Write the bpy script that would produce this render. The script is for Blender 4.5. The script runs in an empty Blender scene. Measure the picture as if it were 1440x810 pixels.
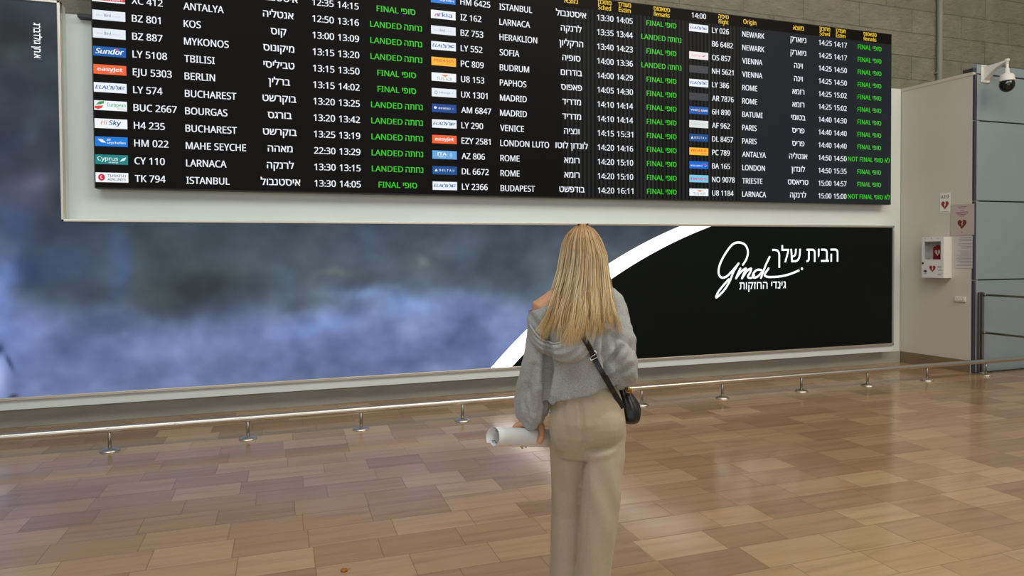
import bpy, bmesh, math, random
from math import sin, cos, pi, radians
from mathutils import Vector, Matrix, noise
from mathutils.bvhtree import BVHTree

random.seed(7)
SC = bpy.context.scene
COL = SC.collection

# ------------------------------------------------------------------ camera
CAM_H = 1.55
cd = bpy.data.cameras.new('camera')
cd.sensor_width = 36.0
cd.lens = 963.0 / 1440.0 * 36.0
cd.shift_y = (377.8 - 405.0) / 1440.0
cd.clip_start = 0.05
cam = bpy.data.objects.new('camera', cd)
COL.objects.link(cam)
PITCH, ROLL, YAW = 0.02125, -0.00716, 0.3219
fw0 = Vector((sin(YAW), cos(YAW), 0)); rt0 = Vector((cos(YAW), -sin(YAW), 0)); up0 = Vector((0, 0, 1))
fwv = fw0 * cos(PITCH) - up0 * sin(PITCH); u2 = up0 * cos(PITCH) + fw0 * sin(PITCH)
rtv = rt0 * cos(ROLL) + u2 * sin(ROLL); upv = u2 * cos(ROLL) - rt0 * sin(ROLL)
M3 = Matrix((rtv, upv, -fwv)).transposed()
cam.matrix_world = Matrix.Translation((0, 0, CAM_H)) @ M3.to_4x4()
SC.camera = cam

# ------------------------------------------------------------------ light
SC.view_settings.view_transform = 'Standard'
SC.view_settings.look = 'None'
SC.view_settings.exposure = 0.0
SC.view_settings.gamma = 1.0
SC.view_settings.use_curve_mapping = False

def S(r, g, b):
    def f(c):
        c /= 255.0
        return c / 12.92 if c <= 0.04045 else ((c + 0.055) / 1.055) ** 2.4
    return (f(r), f(g), f(b), 1.0)

w = bpy.data.worlds.new('world'); SC.world = w
w.use_nodes = True
w.node_tree.nodes['Background'].inputs['Color'].default_value = (0.80, 0.86, 0.92, 1)
w.node_tree.nodes['Background'].inputs['Strength'].default_value = 0.22

def area(name, loc, target, sx, sy, power, col):
    l = bpy.data.lights.new(name, 'AREA'); l.shape = 'RECTANGLE'; l.size = sx; l.size_y = sy
    l.energy = power; l.color = col
    o = bpy.data.objects.new(name, l); COL.objects.link(o)
    o.location = loc
    o.rotation_euler = (Vector(target) - Vector(loc)).to_track_quat('-Z', 'Y').to_euler()
    return o
area('ceiling_light', (-2.5, 1.5, 6.6), (-1.5, 4.0, 0), 5, 3, 160, (0.93, 0.97, 1.0))
area('ceiling_light', (3.5, 1.5, 6.6), (3.5, 4.5, 0), 5, 3, 235, (1.0, 0.96, 0.88))
area('ceiling_light', (8.5, 0.5, 6.6), (7.5, 3.5, 0), 4, 3, 220, (1.0, 0.85, 0.64))
area('rear_fill_light', (-1.0, -7.0, 3.2), (2.0, 7.0, 1.2), 14, 4.5, 290, (0.92, 0.97, 1.0))  # unseen fill lamp added behind the camera to brighten the low wall and skirting

# ------------------------------------------------------------------ materials
class NT:
    def __init__(s, name):
        s.m = bpy.data.materials.new(name); s.m.use_nodes = True
        s.t = s.m.node_tree; s.b = s.t.nodes['Principled BSDF']
    def n(s, ty, **kw):
        nd = s.t.nodes.new(ty)
        for k, v in kw.items():
            if k in nd.inputs: nd.inputs[k].default_value = v
            else: setattr(nd, k, v)
        return nd
    def l(s, a, b): s.t.links.new(a, b)
    def math(s, op, a, b=None):
        nd = s.t.nodes.new('ShaderNodeMath'); nd.operation = op
        for i, v in enumerate((a, b)):
            if v is None: continue
            if isinstance(v, (int, float)): nd.inputs[i].default_value = v
            else: s.l(v, nd.inputs[i])
        return nd.outputs[0]
    def mix(s, f, a, b, mode='MIX'):
        nd = s.t.nodes.new('ShaderNodeMix'); nd.data_type = 'RGBA'; nd.blend_type = mode
        for sock, v in ((nd.inputs[0], f), (nd.inputs[6], a), (nd.inputs[7], b)):
            if isinstance(v, (int, float, tuple)): sock.default_value = v
            else: s.l(v, sock)
        return nd.outputs[2]
    def ramp(s, f, stops):
        nd = s.t.nodes.new('ShaderNodeValToRGB'); e = nd.color_ramp.elements
        while len(e) < len(stops): e.new(0.5)
        for el, (p, c) in zip(e, stops): el.position = p; el.color = c
        s.l(f, nd.inputs[0]); return nd.outputs[0]
    def coord(s, scale=(1, 1, 1), kind='Object'):
        tc = s.t.nodes.new('ShaderNodeTexCoord'); mp = s.t.nodes.new('ShaderNodeMapping')
        mp.inputs['Scale'].default_value = scale; s.l(tc.outputs[kind], mp.inputs[0]); return mp.outputs[0]
    def noise(s, vec, scale, detail=4, rough=0.55):
        nd = s.n('ShaderNodeTexNoise'); nd.inputs['Scale'].default_value = scale
        nd.inputs['Detail'].default_value = detail; nd.inputs['Roughness'].default_value = rough
        s.l(vec, nd.inputs['Vector']); return nd.outputs[0]
    def bump(s, h, strength, dist=0.01):
        nd = s.n('ShaderNodeBump'); nd.inputs['Strength'].default_value = strength; nd.inputs['Distance'].default_value = dist
        s.l(h, nd.inputs['Height']); s.l(nd.outputs[0], s.b.inputs['Normal'])

def mat(name, col, rough=0.5, metal=0.0, spec=0.5, var=0.0, vscale=6.0, bump=0.0, bscale=60.0, stretch=(1, 1, 1)):
    t = NT(name); b = t.b
    b.inputs['Roughness'].default_value = rough; b.inputs['Metallic'].default_value = metal
    b.inputs['Specular IOR Level'].default_value = spec
    v = t.coord(stretch)
    f = t.noise(v, vscale)
    lo = tuple(c * (1 - var) for c in col[:3]) + (1,); hi = tuple(min(1, c * (1 + var)) for c in col[:3]) + (1,)
    t.l(t.ramp(f, [(0.3, lo), (0.7, hi)]), b.inputs['Base Color'])
    if bump: t.bump(t.noise(v, bscale, 3), bump)
    return t.m

def mat_floor():
    t = NT('limestone_tile'); b = t.b
    tc = t.n('ShaderNodeTexCoord'); sp = t.n('ShaderNodeSeparateXYZ'); t.l(tc.outputs['Object'], sp.inputs[0])
    yy = t.math('DIVIDE', t.math('SUBTRACT', sp.outputs[1], 0.012), 0.25)
    row = t.math('FLOOR', yy); fr = t.math('FRACT', yy)
    wn = t.n('ShaderNodeTexWhiteNoise'); wn.noise_dimensions = '1D'; t.l(row, wn.inputs['W'])
    W = t.math('ADD', t.math('MULTIPLY', sp.outputs[0], 1 / 0.43), t.math('MULTIPLY', wn.outputs[0], 977.0))
    v1 = t.n('ShaderNodeTexVoronoi'); v1.voronoi_dimensions = '1D'; v1.feature = 'F1'
    v1.inputs['Scale'].default_value = 1.0; v1.inputs['Randomness'].default_value = 0.62; t.l(W, v1.inputs['W'])
    v2 = t.n('ShaderNodeTexVoronoi'); v2.voronoi_dimensions = '1D'; v2.feature = 'DISTANCE_TO_EDGE'
    v2.inputs['Scale'].default_value = 1.0; v2.inputs['Randomness'].default_value = 0.62; t.l(W, v2.inputs['W'])
    cs = t.n('ShaderNodeSeparateColor'); t.l(v1.outputs['Color'], cs.inputs[0])
    r1, r2 = cs.outputs[0], cs.outputs[1]
    # per tile colour
    tile = t.ramp(r1, [(0.0, S(149, 120, 90)), (0.35, S(159, 129, 97)), (0.62, S(171, 141, 107)), (0.85, S(179, 150, 115)), (1.0, S(187, 159, 123))])
    warm = t.mix(t.math('MULTIPLY', r2, 0.35), tile, S(172, 135, 100))
    # veins along the tile, shifted per tile
    cmb = t.n('ShaderNodeCombineXYZ')
    t.l(t.math('ADD', t.math('MULTIPLY', sp.outputs[0], 1.0), t.math('MULTIPLY', r1, 57.0)), cmb.inputs[0])
    t.l(t.math('ADD', t.math('MULTIPLY', sp.outputs[1], 15.0), t.math('MULTIPLY', r2, 31.0)), cmb.inputs[1])
    vein = t.noise(cmb.outputs[0], 1.0, 6, 0.62)
    vf = t.ramp(vein, [(0.28, (0.74, 0.70, 0.68, 1)), (0.5, (0.98, 0.96, 0.94, 1)), (0.72, (1.06, 1.05, 1.03, 1))])
    col = t.mix(1.0, warm, vf, 'MULTIPLY')
    sp2 = t.noise(tc.outputs['Object'], 9.0, 5, 0.7)
    col = t.mix(1.0, col, t.ramp(sp2, [(0.22, (0.55, 0.5, 0.45, 1)), (0.3, (1, 1, 1, 1))]), 'MULTIPLY')
    # joints
    ey = t.math('MULTIPLY', t.math('MINIMUM', fr, t.math('SUBTRACT', 1.0, fr)), 0.25)
    ex = t.math('MULTIPLY', v2.outputs['Distance'], 0.43)
    d = t.math('MINIMUM', ey, ex)
    j = t.ramp(d, [(0.0, (0, 0, 0, 1)), (0.0030, (1, 1, 1, 1))])
    col = t.mix(t.ramp(j, [(0.0, (0.42, 0.42, 0.42, 1)), (1.0, (1, 1, 1, 1))]), S(92, 70, 50), col)
    t.l(col, b.inputs['Base Color'])
    rn = t.noise(tc.outputs['Object'], 3.0, 3)
    rr = t.n('ShaderNodeMapRange'); t.l(rn, rr.inputs[0]); rr.inputs[3].default_value = 0.11; rr.inputs[4].default_value = 0.20
    t.l(rr.outputs[0], b.inputs['Roughness'])
    b.inputs['Specular IOR Level'].default_value = 0.5
    t.bump(j, 0.15, 0.002)
    return t.m

def mat_concrete():
    t = NT('board_marked_concrete'); b = t.b
    v = t.coord()
    br = t.n('ShaderNodeTexBrick'); mp = t.n('ShaderNodeMapping'); mp.inputs['Rotation'].default_value = (radians(90), 0, 0)
    tc = t.n('ShaderNodeTexCoord'); t.l(tc.outputs['Object'], mp.inputs[0]); wv = t.mix(0.06, mp.outputs[0], t.n('ShaderNodeTexNoise', Scale=2.0).outputs[1], 'ADD'); t.l(wv, br.inputs[0])
    br.inputs['Scale'].default_value = 1.0; br.inputs['Brick Width'].default_value = 0.95; br.inputs['Row Height'].default_value = 0.33
    br.inputs['Mortar Size'].default_value = 0.006; br.inputs['Mortar Smooth'].default_value = 0.5
    br.inputs['Color1'].default_value = S(151, 146, 126); br.inputs['Color2'].default_value = S(143, 138, 118); br.inputs['Mortar'].default_value = S(132, 126, 108)
    n1 = t.noise(v, 5, 8, 0.65)
    c = t.mix(1.0, br.outputs[0], t.ramp(n1, [(0.3, (0.78, 0.78, 0.76, 1)), (0.65, (1.05, 1.05, 1.05, 1))]), 'MULTIPLY')
    t.l(c, b.inputs['Base Color']); b.inputs['Roughness'].default_value = 0.9
    n2 = t.noise(t.coord((1, 1, 2.2)), 9, 8, 0.6)
    h = t.math('ADD', n2, t.math('MULTIPLY', br.outputs['Fac'], -0.22))
    t.bump(h, 1.0, 0.05)
    return t.m

def mat_emit_attr(name, strength, base=(0.01, 0.01, 0.01, 1), rough=0.35, spec=0.2):
    t = NT(name); b = t.b
    a = t.n('ShaderNodeVertexColor'); a.layer_name = 'Col'
    b.inputs['Base Color'].default_value = base; b.inputs['Roughness'].default_value = rough; b.inputs['Specular IOR Level'].default_value = spec
    t.l(a.outputs[0], b.inputs['Emission Color']); b.inputs['Emission Strength'].default_value = strength
    return t.m

def mat_screen():
    t = NT('led_screen'); b = t.b
    tc = t.n('ShaderNodeTexCoord'); sp = t.n('ShaderNodeSeparateXYZ'); t.l(tc.outputs['Object'], sp.inputs[0])
    x, z = sp.outputs[0], sp.outputs[2]
    def step(v, e, wdt): 
        r = t.n('ShaderNodeMapRange'); r.inputs[1].default_value = e; r.inputs[2].default_value = e + wdt; t.l(v, r.inputs[0]); return r.outputs[0]
    mid = t.math('MULTIPLY', step(x, 3.0, 0.12), t.math('SUBTRACT', 1.0, step(x, 5.40, 0.06)))
    st = t.math('ADD', t.math('MULTIPLY', t.math('SINE', t.math('MULTIPLY', x, 2 * pi / 0.052)), 0.5), 0.5)
    bands = t.ramp(t.noise(t.coord((1.5, 0, 0)), 3.0, 1), [(0.42, (0.55, 0.55, 0.55, 1)), (0.58, (1, 1, 1, 1))])
    st = t.math('MULTIPLY', st, bands)
    left = S(19, 17, 15); right = S(40, 44, 47)
    c = t.mix(step(x, 5.38, 0.06), left, right)
    c = t.mix(t.math('MULTIPLY', t.math('MULTIPLY', mid, st), 0.75), c, S(54, 57, 58))
    c = t.mix(step(z, 4.335, 0.008), c, S(22, 17, 12))
    t.l(c, b.inputs['Emission Color']); b.inputs['Emission Strength'].default_value = 0.8
    b.inputs['Base Color'].default_value = (0.002, 0.002, 0.002, 1); b.inputs['Roughness'].default_value = 0.4
    b.inputs['Specular IOR Level'].default_value = 0.04
    return t.m

def mat_emit(name, col, strength):
    t = NT(name); t.b.inputs['Base Color'].default_value = (0.8, 0.8, 0.8, 1); t.b.inputs['Roughness'].default_value = 0.4
    t.b.inputs['Emission Color'].default_value = col; t.b.inputs['Emission Strength'].default_value = strength
    return t.m

def mat_attr(name, rough=0.7):
    t = NT(name); a = t.n('ShaderNodeVertexColor'); a.layer_name = 'Col'
    t.l(a.outputs[0], t.b.inputs['Base Color']); t.b.inputs['Roughness'].default_value = rough
    return t.m

def mat_glass():
    t = NT('cabinet_glass'); b = t.b
    b.inputs['Base Color'].default_value = (0.9, 0.95, 0.94, 1); b.inputs['Roughness'].default_value = 0.03
    b.inputs['Transmission Weight'].default_value = 1.0; b.inputs['IOR'].default_value = 1.1
    return t.m

def mat_hair():
    t = NT('blonde_hair'); b = t.b
    g = t.n('ShaderNodeNewGeometry')
    r = g.outputs['Random Per Island']
    base = t.ramp(r, [(0.0, S(122, 92, 58)), (0.2, S(172, 140, 96)), (0.5, S(210, 182, 134)), (0.8, S(230, 206, 160)), (1.0, S(242, 224, 184))])
    sp = t.n('ShaderNodeSeparateXYZ'); tc = t.n('ShaderNodeTexCoord'); t.l(tc.outputs['Object'], sp.inputs[0])
    mr = t.n('ShaderNodeMapRange'); mr.inputs[1].default_value = 1.54; mr.inputs[2].default_value = 1.65; t.l(sp.outputs[2], mr.inputs[0])
    base = t.mix(t.math('MULTIPLY', mr.outputs[0], 0.72), base, S(158, 106, 50))
    mr2 = t.n('ShaderNodeMapRange'); mr2.inputs[1].default_value = 1.42; mr2.inputs[2].default_value = 1.22; t.l(sp.outputs[2], mr2.inputs[0])
    base = t.mix(t.math('MULTIPLY', mr2.outputs[0], 0.50), base, S(226, 182, 104))
    t.l(base, b.inputs['Base Color']); b.inputs['Roughness'].default_value = 0.42
    b.inputs['Specular IOR Level'].default_value = 0.45
    return t.m

def mat_fabric(name, c1, c2, scale, rough=0.95, bump=0.25, sheen=0.2, stretch=(1, 1, 1)):
    t = NT(name); b = t.b
    v = t.coord(stretch)
    n = t.noise(v, scale, 3, 0.7)
    t.l(t.ramp(n, [(0.36, c1), (0.64, c2)]), b.inputs['Base Color'])
    b.inputs['Roughness'].default_value = rough; b.inputs['Sheen Weight'].default_value = sheen
    b.inputs['Specular IOR Level'].default_value = 0.15
    t.bump(t.noise(v, scale * 1.5, 2), bump, 0.002)
    return t.m

M = {}
M['floor'] = mat_floor()
M['concrete'] = mat_concrete()
M['wall'] = mat('white_paint', S(220, 227, 222), 0.55, var=0.025, vscale=1.2, bump=0.03)
M['wall_side'] = mat('cream_paint', S(200, 192, 178), 0.6, var=0.02, vscale=2, bump=0.03)
M['stone'] = mat('grey_skirting_stone', S(168, 167, 155), 0.5, var=0.12, vscale=4, bump=0.08, stretch=(0.4, 1, 2))
M['stone_brown'] = mat('brown_skirting_stone', S(122, 104, 78), 0.45, var=0.08, vscale=4)
M['panel'] = mat('grey_blue_cladding', S(140, 154, 158), 0.45, metal=0.0, var=0.03, vscale=2)
M['profile'] = mat('dark_aluminium', S(84, 84, 92), 0.4, metal=0.6, var=0.04)
M['alu'] = mat('champagne_aluminium', S(206, 198, 184), 0.35, metal=0.7, var=0.03)
M['steel'] = mat('brushed_steel', S(222, 214, 200), 0.34, metal=1.0, var=0.06, vscale=30, stretch=(0.1, 1, 1))
M['darksteel'] = mat('dark_steel', S(150, 144, 134), 0.42, metal=1.0, var=0.06)
M['black'] = mat('black_plastic', S(24, 22, 20), 0.45, var=0.1)
M['white'] = mat('white_enamel', S(226, 224, 216), 0.35, var=0.02)
M['dome'] = mat('smoked_dome', S(8, 10, 8), 0.06, spec=0.7)
M['red'] = mat('red_plastic', S(150, 26, 32), 0.4, var=0.05)
M['gold'] = mat('gold_hardware', S(202, 166, 92), 0.25, metal=1.0, var=0.05)
M['chrome'] = mat('silver_buckle', S(215, 215, 215), 0.15, metal=1.0)
M['leather'] = mat('black_leather', S(17, 18, 21), 0.38, var=0.15, vscale=40, bump=0.25, bscale=150)
M['paper'] = mat('white_paper', S(232, 230, 224), 0.7, var=0.015)
M['ink'] = mat('black_ink', S(24, 24, 28), 0.7)
M['skin'] = mat('skin', S(208, 154, 116), 0.5, spec=0.35, var=0.04, vscale=12)
M['eye'] = mat('eye_white', S(235, 232, 228), 0.2)
M['iris'] = mat('iris', S(70, 96, 110), 0.2)
M['lip'] = mat('lip', S(186, 104, 98), 0.4)
M['hair'] = mat_hair()
M['sweat'] = mat_fabric('heather_grey_jersey', S(148, 148, 143), S(182, 182, 176), 260, 0.95, 0.3)
M['rib'] = M['sweat']
M['trouser'] = mat_fabric('beige_crepe', S(176, 160, 134), S(183, 167, 141), 300, 0.85, 0.08, 0.15, (1, 1, 0.4))
M['shoe'] = mat('white_leather', S(220, 216, 208), 0.5)
M['pixels'] = mat_emit_attr('display_pixels', 1.0)
M['screen'] = mat_screen()
M['picture'] = mat_emit_attr('backlit_picture', 1.06, (0.012, 0.012, 0.012, 1), 0.4, 0.12)
M['dark_film'] = mat('black_backlit_film', S(13, 18, 17), 0.45, spec=0.12, var=0.1, vscale=1)
M['arc'] = mat_emit('backlit_white_arc', S(248, 250, 255), 1.45)
M['letter'] = mat_emit('backlit_white_lettering', S(240, 248, 255), 1.05)
M['print'] = mat_attr('printed_notice')
M['glass'] = mat_glass()
M['leaf'] = mat('dry_leaf', S(160, 92, 24), 0.7, var=0.2, vscale=80)
M['conduit'] = mat('painted_conduit', S(138, 138, 124), 0.5, var=0.04)
M['socket'] = mat('socket_plastic', S(220, 214, 204), 0.4)

# ------------------------------------------------------------------ mesh helpers
def link(name, bm, m, parent=None, smooth=False, loc=None):
    me = bpy.data.meshes.new(name)
    bmesh.ops.recalc_face_normals(bm, faces=bm.faces)
    bm.to_mesh(me); bm.free()
    return linkme(name, me, m, parent, smooth, loc)

def linkme(name, me, m, parent=None, smooth=False, loc=None):
    o = bpy.data.objects.new(name, me); COL.objects.link(o)
    for mm in (m if isinstance(m, (list, tuple)) else [m]): me.materials.append(mm)
    if smooth:
        for p in me.polygons: p.use_smooth = True
    if parent: o.parent = parent
    if loc: o.location = loc
    return o

def tag(o, label, cat, group=None):
    o['label'] = label; o['category'] = cat
    if group: o['group'] = group
    return o

def empty(name, loc, label, cat, group=None, rz=0):
    o = bpy.data.objects.new(name, None); COL.objects.link(o); o.location = loc; o.rotation_euler = (0, 0, rz)
    o.empty_display_size = 0.1
    return tag(o, label, cat, group)

def struct(o):
    o['kind'] = 'structure'; return o

def box(bm, a, b, bev=0.0, mi=0):
    x0, y0, z0 = a; x1, y1, z1 = b
    r = bmesh.ops.create_cube(bm, size=1.0)
    vs = r['verts']
    for v in vs:
        v.co = Vector(((x0 + x1) / 2 + v.co.x * (x1 - x0), (y0 + y1) / 2 + v.co.y * (y1 - y0), (z0 + z1) / 2 + v.co.z * (z1 - z0)))
    fs = {f for v in vs for f in v.link_faces}
    for f in fs: f.material_index = mi
    if bev > 0:
        es = {e for v in vs for e in v.link_edges}
        rr = bmesh.ops.bevel(bm, geom=list(es), offset=bev, segments=2, affect='EDGES', profile=0.5)
        for f in rr['faces']: f.material_index = mi

def tube(bm, pts, rad, n=12, mi=0, caps=True, flat=1.0, ref=None):
    """swept tube; rad a number or a list; flat squeezes the section along ref"""
    pts = [Vector(p) for p in pts]
    if not isinstance(rad, (list, tuple)): rad = [rad] * len(pts)
    rings = []
    prev = None
    for i, p in enumerate(pts):
        a = pts[max(i - 1, 0)]; b = pts[min(i + 1, len(pts) - 1)]
        t = (b - a).normalized()
        if ref is not None:
            n1 = Vector(ref); n1 = (n1 - t * n1.dot(t)).normalized()
        elif prev is None:
            n1 = t.orthogonal().normalized()
        else:
            n1 = (prev - t * prev.dot(t)).normalized()
        prev = n1; n2 = t.cross(n1)
        rings.append([bm.verts.new(p + (n1 * cos(2 * pi * k / n) * flat + n2 * sin(2 * pi * k / n)) * rad[i]) for k in range(n)])
    skinrings(bm, rings, mi, caps)

def skinrings(bm, rings, mi=0, caps=True):
    n = len(rings[0])
    for a, b in zip(rings, rings[1:]):
        for k in range(n):
            f = bm.faces.new((a[k], a[(k + 1) % n], b[(k + 1) % n], b[k])); f.material_index = mi
    if caps:
        f = bm.faces.new(list(reversed(rings[0]))); f.material_index = mi
        f = bm.faces.new(rings[-1]); f.material_index = mi

def loft(bm, secs, n=40, mi=0, p=2.3):
    """secs: (cx, cy, z, rx, ry[, slope]) horizontal superellipse sections"""
    rings = []
    for s in secs:
        cx, cy, z, rx, ry = s[:5]; sl = s[5] if len(s) > 5 else 0.0
        ring = []
        for k in range(n):
            a = 2 * pi * k / n; c, q = cos(a), sin(a)
            x = rx * math.copysign(abs(c) ** (2 / p), c); y = ry * math.copysign(abs(q) ** (2 / p), q)
            ring.append(bm.verts.new((cx + x, cy + y, z + sl * x)))
        rings.append(ring)
    skinrings(bm, rings, mi)

def ellipsoid(bm, c, r, rot=None, seg=24, mi=0):
    mtx = Matrix.Translation(c) @ (rot.to_4x4() if rot else Matrix()) @ Matrix.Diagonal((r[0], r[1], r[2], 1))
    res = bmesh.ops.create_uvsphere(bm, u_segments=seg, v_segments=seg // 2, radius=1.0, matrix=mtx)
    for f in {f for v in res['verts'] for f in v.link_faces}: f.material_index = mi

def lathe(bm, prof, c, axis=(0, 0, 1), n=24, mi=0):
    ax = Vector(axis).normalized(); u = ax.orthogonal().normalized(); v = ax.cross(u); c = Vector(c)
    rings = []
    for r, h in prof:
        rings.append([bm.verts.new(c + ax * h + (u * cos(2 * pi * k / n) + v * sin(2 * pi * k / n)) * max(r, 1e-4)) for k in range(n)])
    skinrings(bm, rings, mi)

def catmull(pts, sub=8):
    P = [Vector(p) for p in pts]; out = []
    for i in range(len(P) - 1):
        p0 = P[max(i - 1, 0)]; p1 = P[i]; p2 = P[i + 1]; p3 = P[min(i + 2, len(P) - 1)]
        for k in range(sub):
            t = k / sub
            out.append(0.5 * ((2 * p1) + (p2 - p0) * t + (2 * p0 - 5 * p1 + 4 * p2 - p3) * t * t + (3 * p1 - p0 - 3 * p2 + p3) * t ** 3))
    out.append(P[-1]); return out

def interp(tab, x):
    if x <= tab[0][0]: return tab[0][1]
    for (a, va), (b, vb) in zip(tab, tab[1:]):
        if x <= b: return va + (vb - va) * (x - a) / (b - a)
    return tab[-1][1]

def union(bm, voxel, smooth=4, fac=0.5):
    """fuse the overlapping shapes of a bmesh into one continuous skin and return its mesh"""
    me = bpy.data.meshes.new('fuse'); bmesh.ops.recalc_face_normals(bm, faces=bm.faces); bm.to_mesh(me); bm.free()
    o = bpy.data.objects.new('fuse', me); COL.objects.link(o)
    r = o.modifiers.new('r', 'REMESH'); r.mode = 'VOXEL'; r.voxel_size = voxel
    s = o.modifiers.new('s', 'SMOOTH'); s.factor = fac; s.iterations = smooth
    bpy.context.view_layer.update()
    dg = bpy.context.evaluated_depsgraph_get()
    out = bpy.data.meshes.new_from_object(o.evaluated_get(dg))
    bpy.data.objects.remove(o); bpy.data.meshes.remove(me)
    return out

# ------------------------------------------------------------------ lettering
_glyph = {}
def sans(c):      # plain sans-serif letterforms
    if 'A' <= c <= 'Z': return chr(0x1D5A0 + ord(c) - 65)
    if 'a' <= c <= 'z': return chr(0x1D5BA + ord(c) - 97)
    if '0' <= c <= '9': return chr(0x1D7E2 + ord(c) - 48)
    return c
def is_heb(s): return any('\u0590' <= c <= '\u05ff' for c in s)
def outline(body):
    c = bpy.data.curves.new('lettering', 'FONT'); c.body = body; c.resolution_u = 3; c.fill_mode = 'NONE'
    o = bpy.data.objects.new('lettering', c); COL.objects.link(o)
    bpy.context.view_layer.update()
    ev = o.evaluated_get(bpy.context.evaluated_depsgraph_get()); me = ev.to_mesh()
    vs = [Vector((v.co.x, v.co.y)) for v in me.vertices]; es = [tuple(e.vertices) for e in me.edges]
    ev.to_mesh_clear(); bpy.data.objects.remove(o); bpy.data.curves.remove(c)
    return vs, es
_char = {}
def letter(ch):
    """(points, triangles, advance) of one letter, filled by winding number"""
    if ch in _char: return _char[ch]
    h0 = min(v.x for v in outline('H')[0])
    hv = outline(ch + 'H')[0]; nH = len(outline('H')[0])
    adv = min(v.x for v in hv[-nH:]) - h0
    vs, es = outline(ch) if ch != ' ' else ([], [])
    nxt = {}
    for a, b in es: nxt.setdefault(a, []).append(b); nxt.setdefault(b, []).append(a)
    seen, loops = set(), []
    for st in range(len(vs)):
        if st in seen or st not in nxt: continue
        lp = [st]; seen.add(st); cur = st
        # follow the curve in the order its points were written, which keeps its direction
        while True:
            q = [k for k in nxt[cur] if k not in seen]
            if not q: break
            cur = min(q) if len(lp) == 1 else q[0]; seen.add(cur); lp.append(cur)
        loops.append(lp)
    out_v, out_f = [], []
    if loops:
        from mathutils.geometry import delaunay_2d_cdt
        cv, ce, cf, _, _, _ = delaunay_2d_cdt(vs, es, [], 0, 1e-6)
        def winding(p):
            w_ = 0
            for lp in loops:
                for i in range(len(lp)):
                    a, b = vs[lp[i]], vs[lp[(i + 1) % len(lp)]]
                    if a.y <= p.y < b.y or b.y <= p.y < a.y:
                        x = a.x + (p.y - a.y) / (b.y - a.y) * (b.x - a.x)
                        if x > p.x: w_ += 1 if b.y > a.y else -1
            return w_
        out_v = [(v.x, v.y) for v in cv]
        for f in cf:
            p = sum((cv[i] for i in f), Vector((0, 0))) / len(f)
            if winding(p) != 0: out_f.append(tuple(f))
    _char[ch] = (out_v, out_f, adv)
    return _char[ch]
def glyphs(s, shear=0.0):
    key = (s, shear)
    if key not in _glyph:
        body = s[::-1] if is_heb(s) else ''.join(sans(c) for c in s)
        vs, fs, x = [], [], 0.0
        for ch in body:
            lv, lf, adv = letter(ch); k = len(vs); used = sorted({i for f in lf for i in f}); ix = {q: k + n_ for n_, q in enumerate(used)}
            vs += [(lv[i][0] + x + shear * lv[i][1], lv[i][1]) for i in used]
            fs += [tuple(ix[i] for i in f) for f in lf]
            x += adv
        _glyph[key] = (vs, fs)
    return _glyph[key]

CAP = 0.714
class Flat:
    """flat coloured marks collected on one plane: at(x, z) gives the point in space"""
    def __init__(s, at): s.bm = bmesh.new(); s.lay = s.bm.loops.layers.float_color.new('Col'); s.at = at
    def poly(s, pts, col, lift=0.0):
        f = s.bm.faces.new([s.bm.verts.new(s.at(x, z, lift)) for x, z in pts])
        for l in f.loops: l[s.lay] = col
    def rect(s, x0, z0, x1, z1, col, lift=0.0): s.poly([(x0, z0), (x1, z0), (x1, z1), (x0, z1)], col, lift)
    def disc(s, x, z, rx, rz, col, lift=0.0, n=20): s.poly([(x + rx * cos(2 * pi * k / n), z + rz * sin(2 * pi * k / n)) for k in range(n)], col, lift)
    def text(s, t, x, z, h, col, lift=0.0, align='L', width=None, bold=0.012, shear=0.0, sx=0.96, rot=None):
        """h: height of a capital; width: fit to that width"""
        vs, fs = glyphs(t, shear)
        if not fs: return
        x0 = min(v[0] for v in vs); x1 = max(v[0] for v in vs); k = h / CAP
        kx = width / (x1 - x0) if width else k * sx
        wd = (x1 - x0) * kx
        ox = {'L': 0, 'C': -wd / 2, 'R': -wd}[align]
        strikes = [0.0] if bold <= 0 else ([-.5, .5] if bold < .02 else [-1.2, -.4, .4, 1.2])
        for q, st in enumerate(strikes):          # heavier letters are struck more than once, a hair apart
            vv = []
            for a, b in vs:
                px, pz = (a - x0) * kx + ox + st * max(bold, .030) * k, b * k
                if rot: px, pz = px * cos(rot) - pz * sin(rot), px * sin(rot) + pz * cos(rot)
                vv.append(s.bm.verts.new(s.at(x + px, z + pz, lift + q * .0001)))
            for f in fs:
                try: fc = s.bm.faces.new([vv[i] for i in f])
                except ValueError: continue
                for l in fc.loops: l[s.lay] = col
    def build(s, name, m, parent=None, **k):
        me = bpy.data.meshes.new(name); s.bm.to_mesh(me); s.bm.free()
        return linkme(name, me, m, parent, **k)

def heart(cx, cz, w_, h_, n=28):
    pts = []
    for k in range(n):
        t = 2 * pi * k / n
        pts.append((cx + w_ / 2 * sin(t) ** 3, cz + h_ / 2 * (13 * cos(t) - 5 * cos(2 * t) - 2 * cos(3 * t) - cos(4 * t) + 2.5) / 15.0))
    return pts
def bolt(cx, cz, w_, h_):
    return [(cx + a * w_, cz + b * h_) for a, b in [(0.15, 0.5), (-0.4, -0.02), (-0.02, 0.02), (-0.25, -0.5), (0.4, 0.1), (0.05, 0.08), (0.4, 0.5)]]

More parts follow.
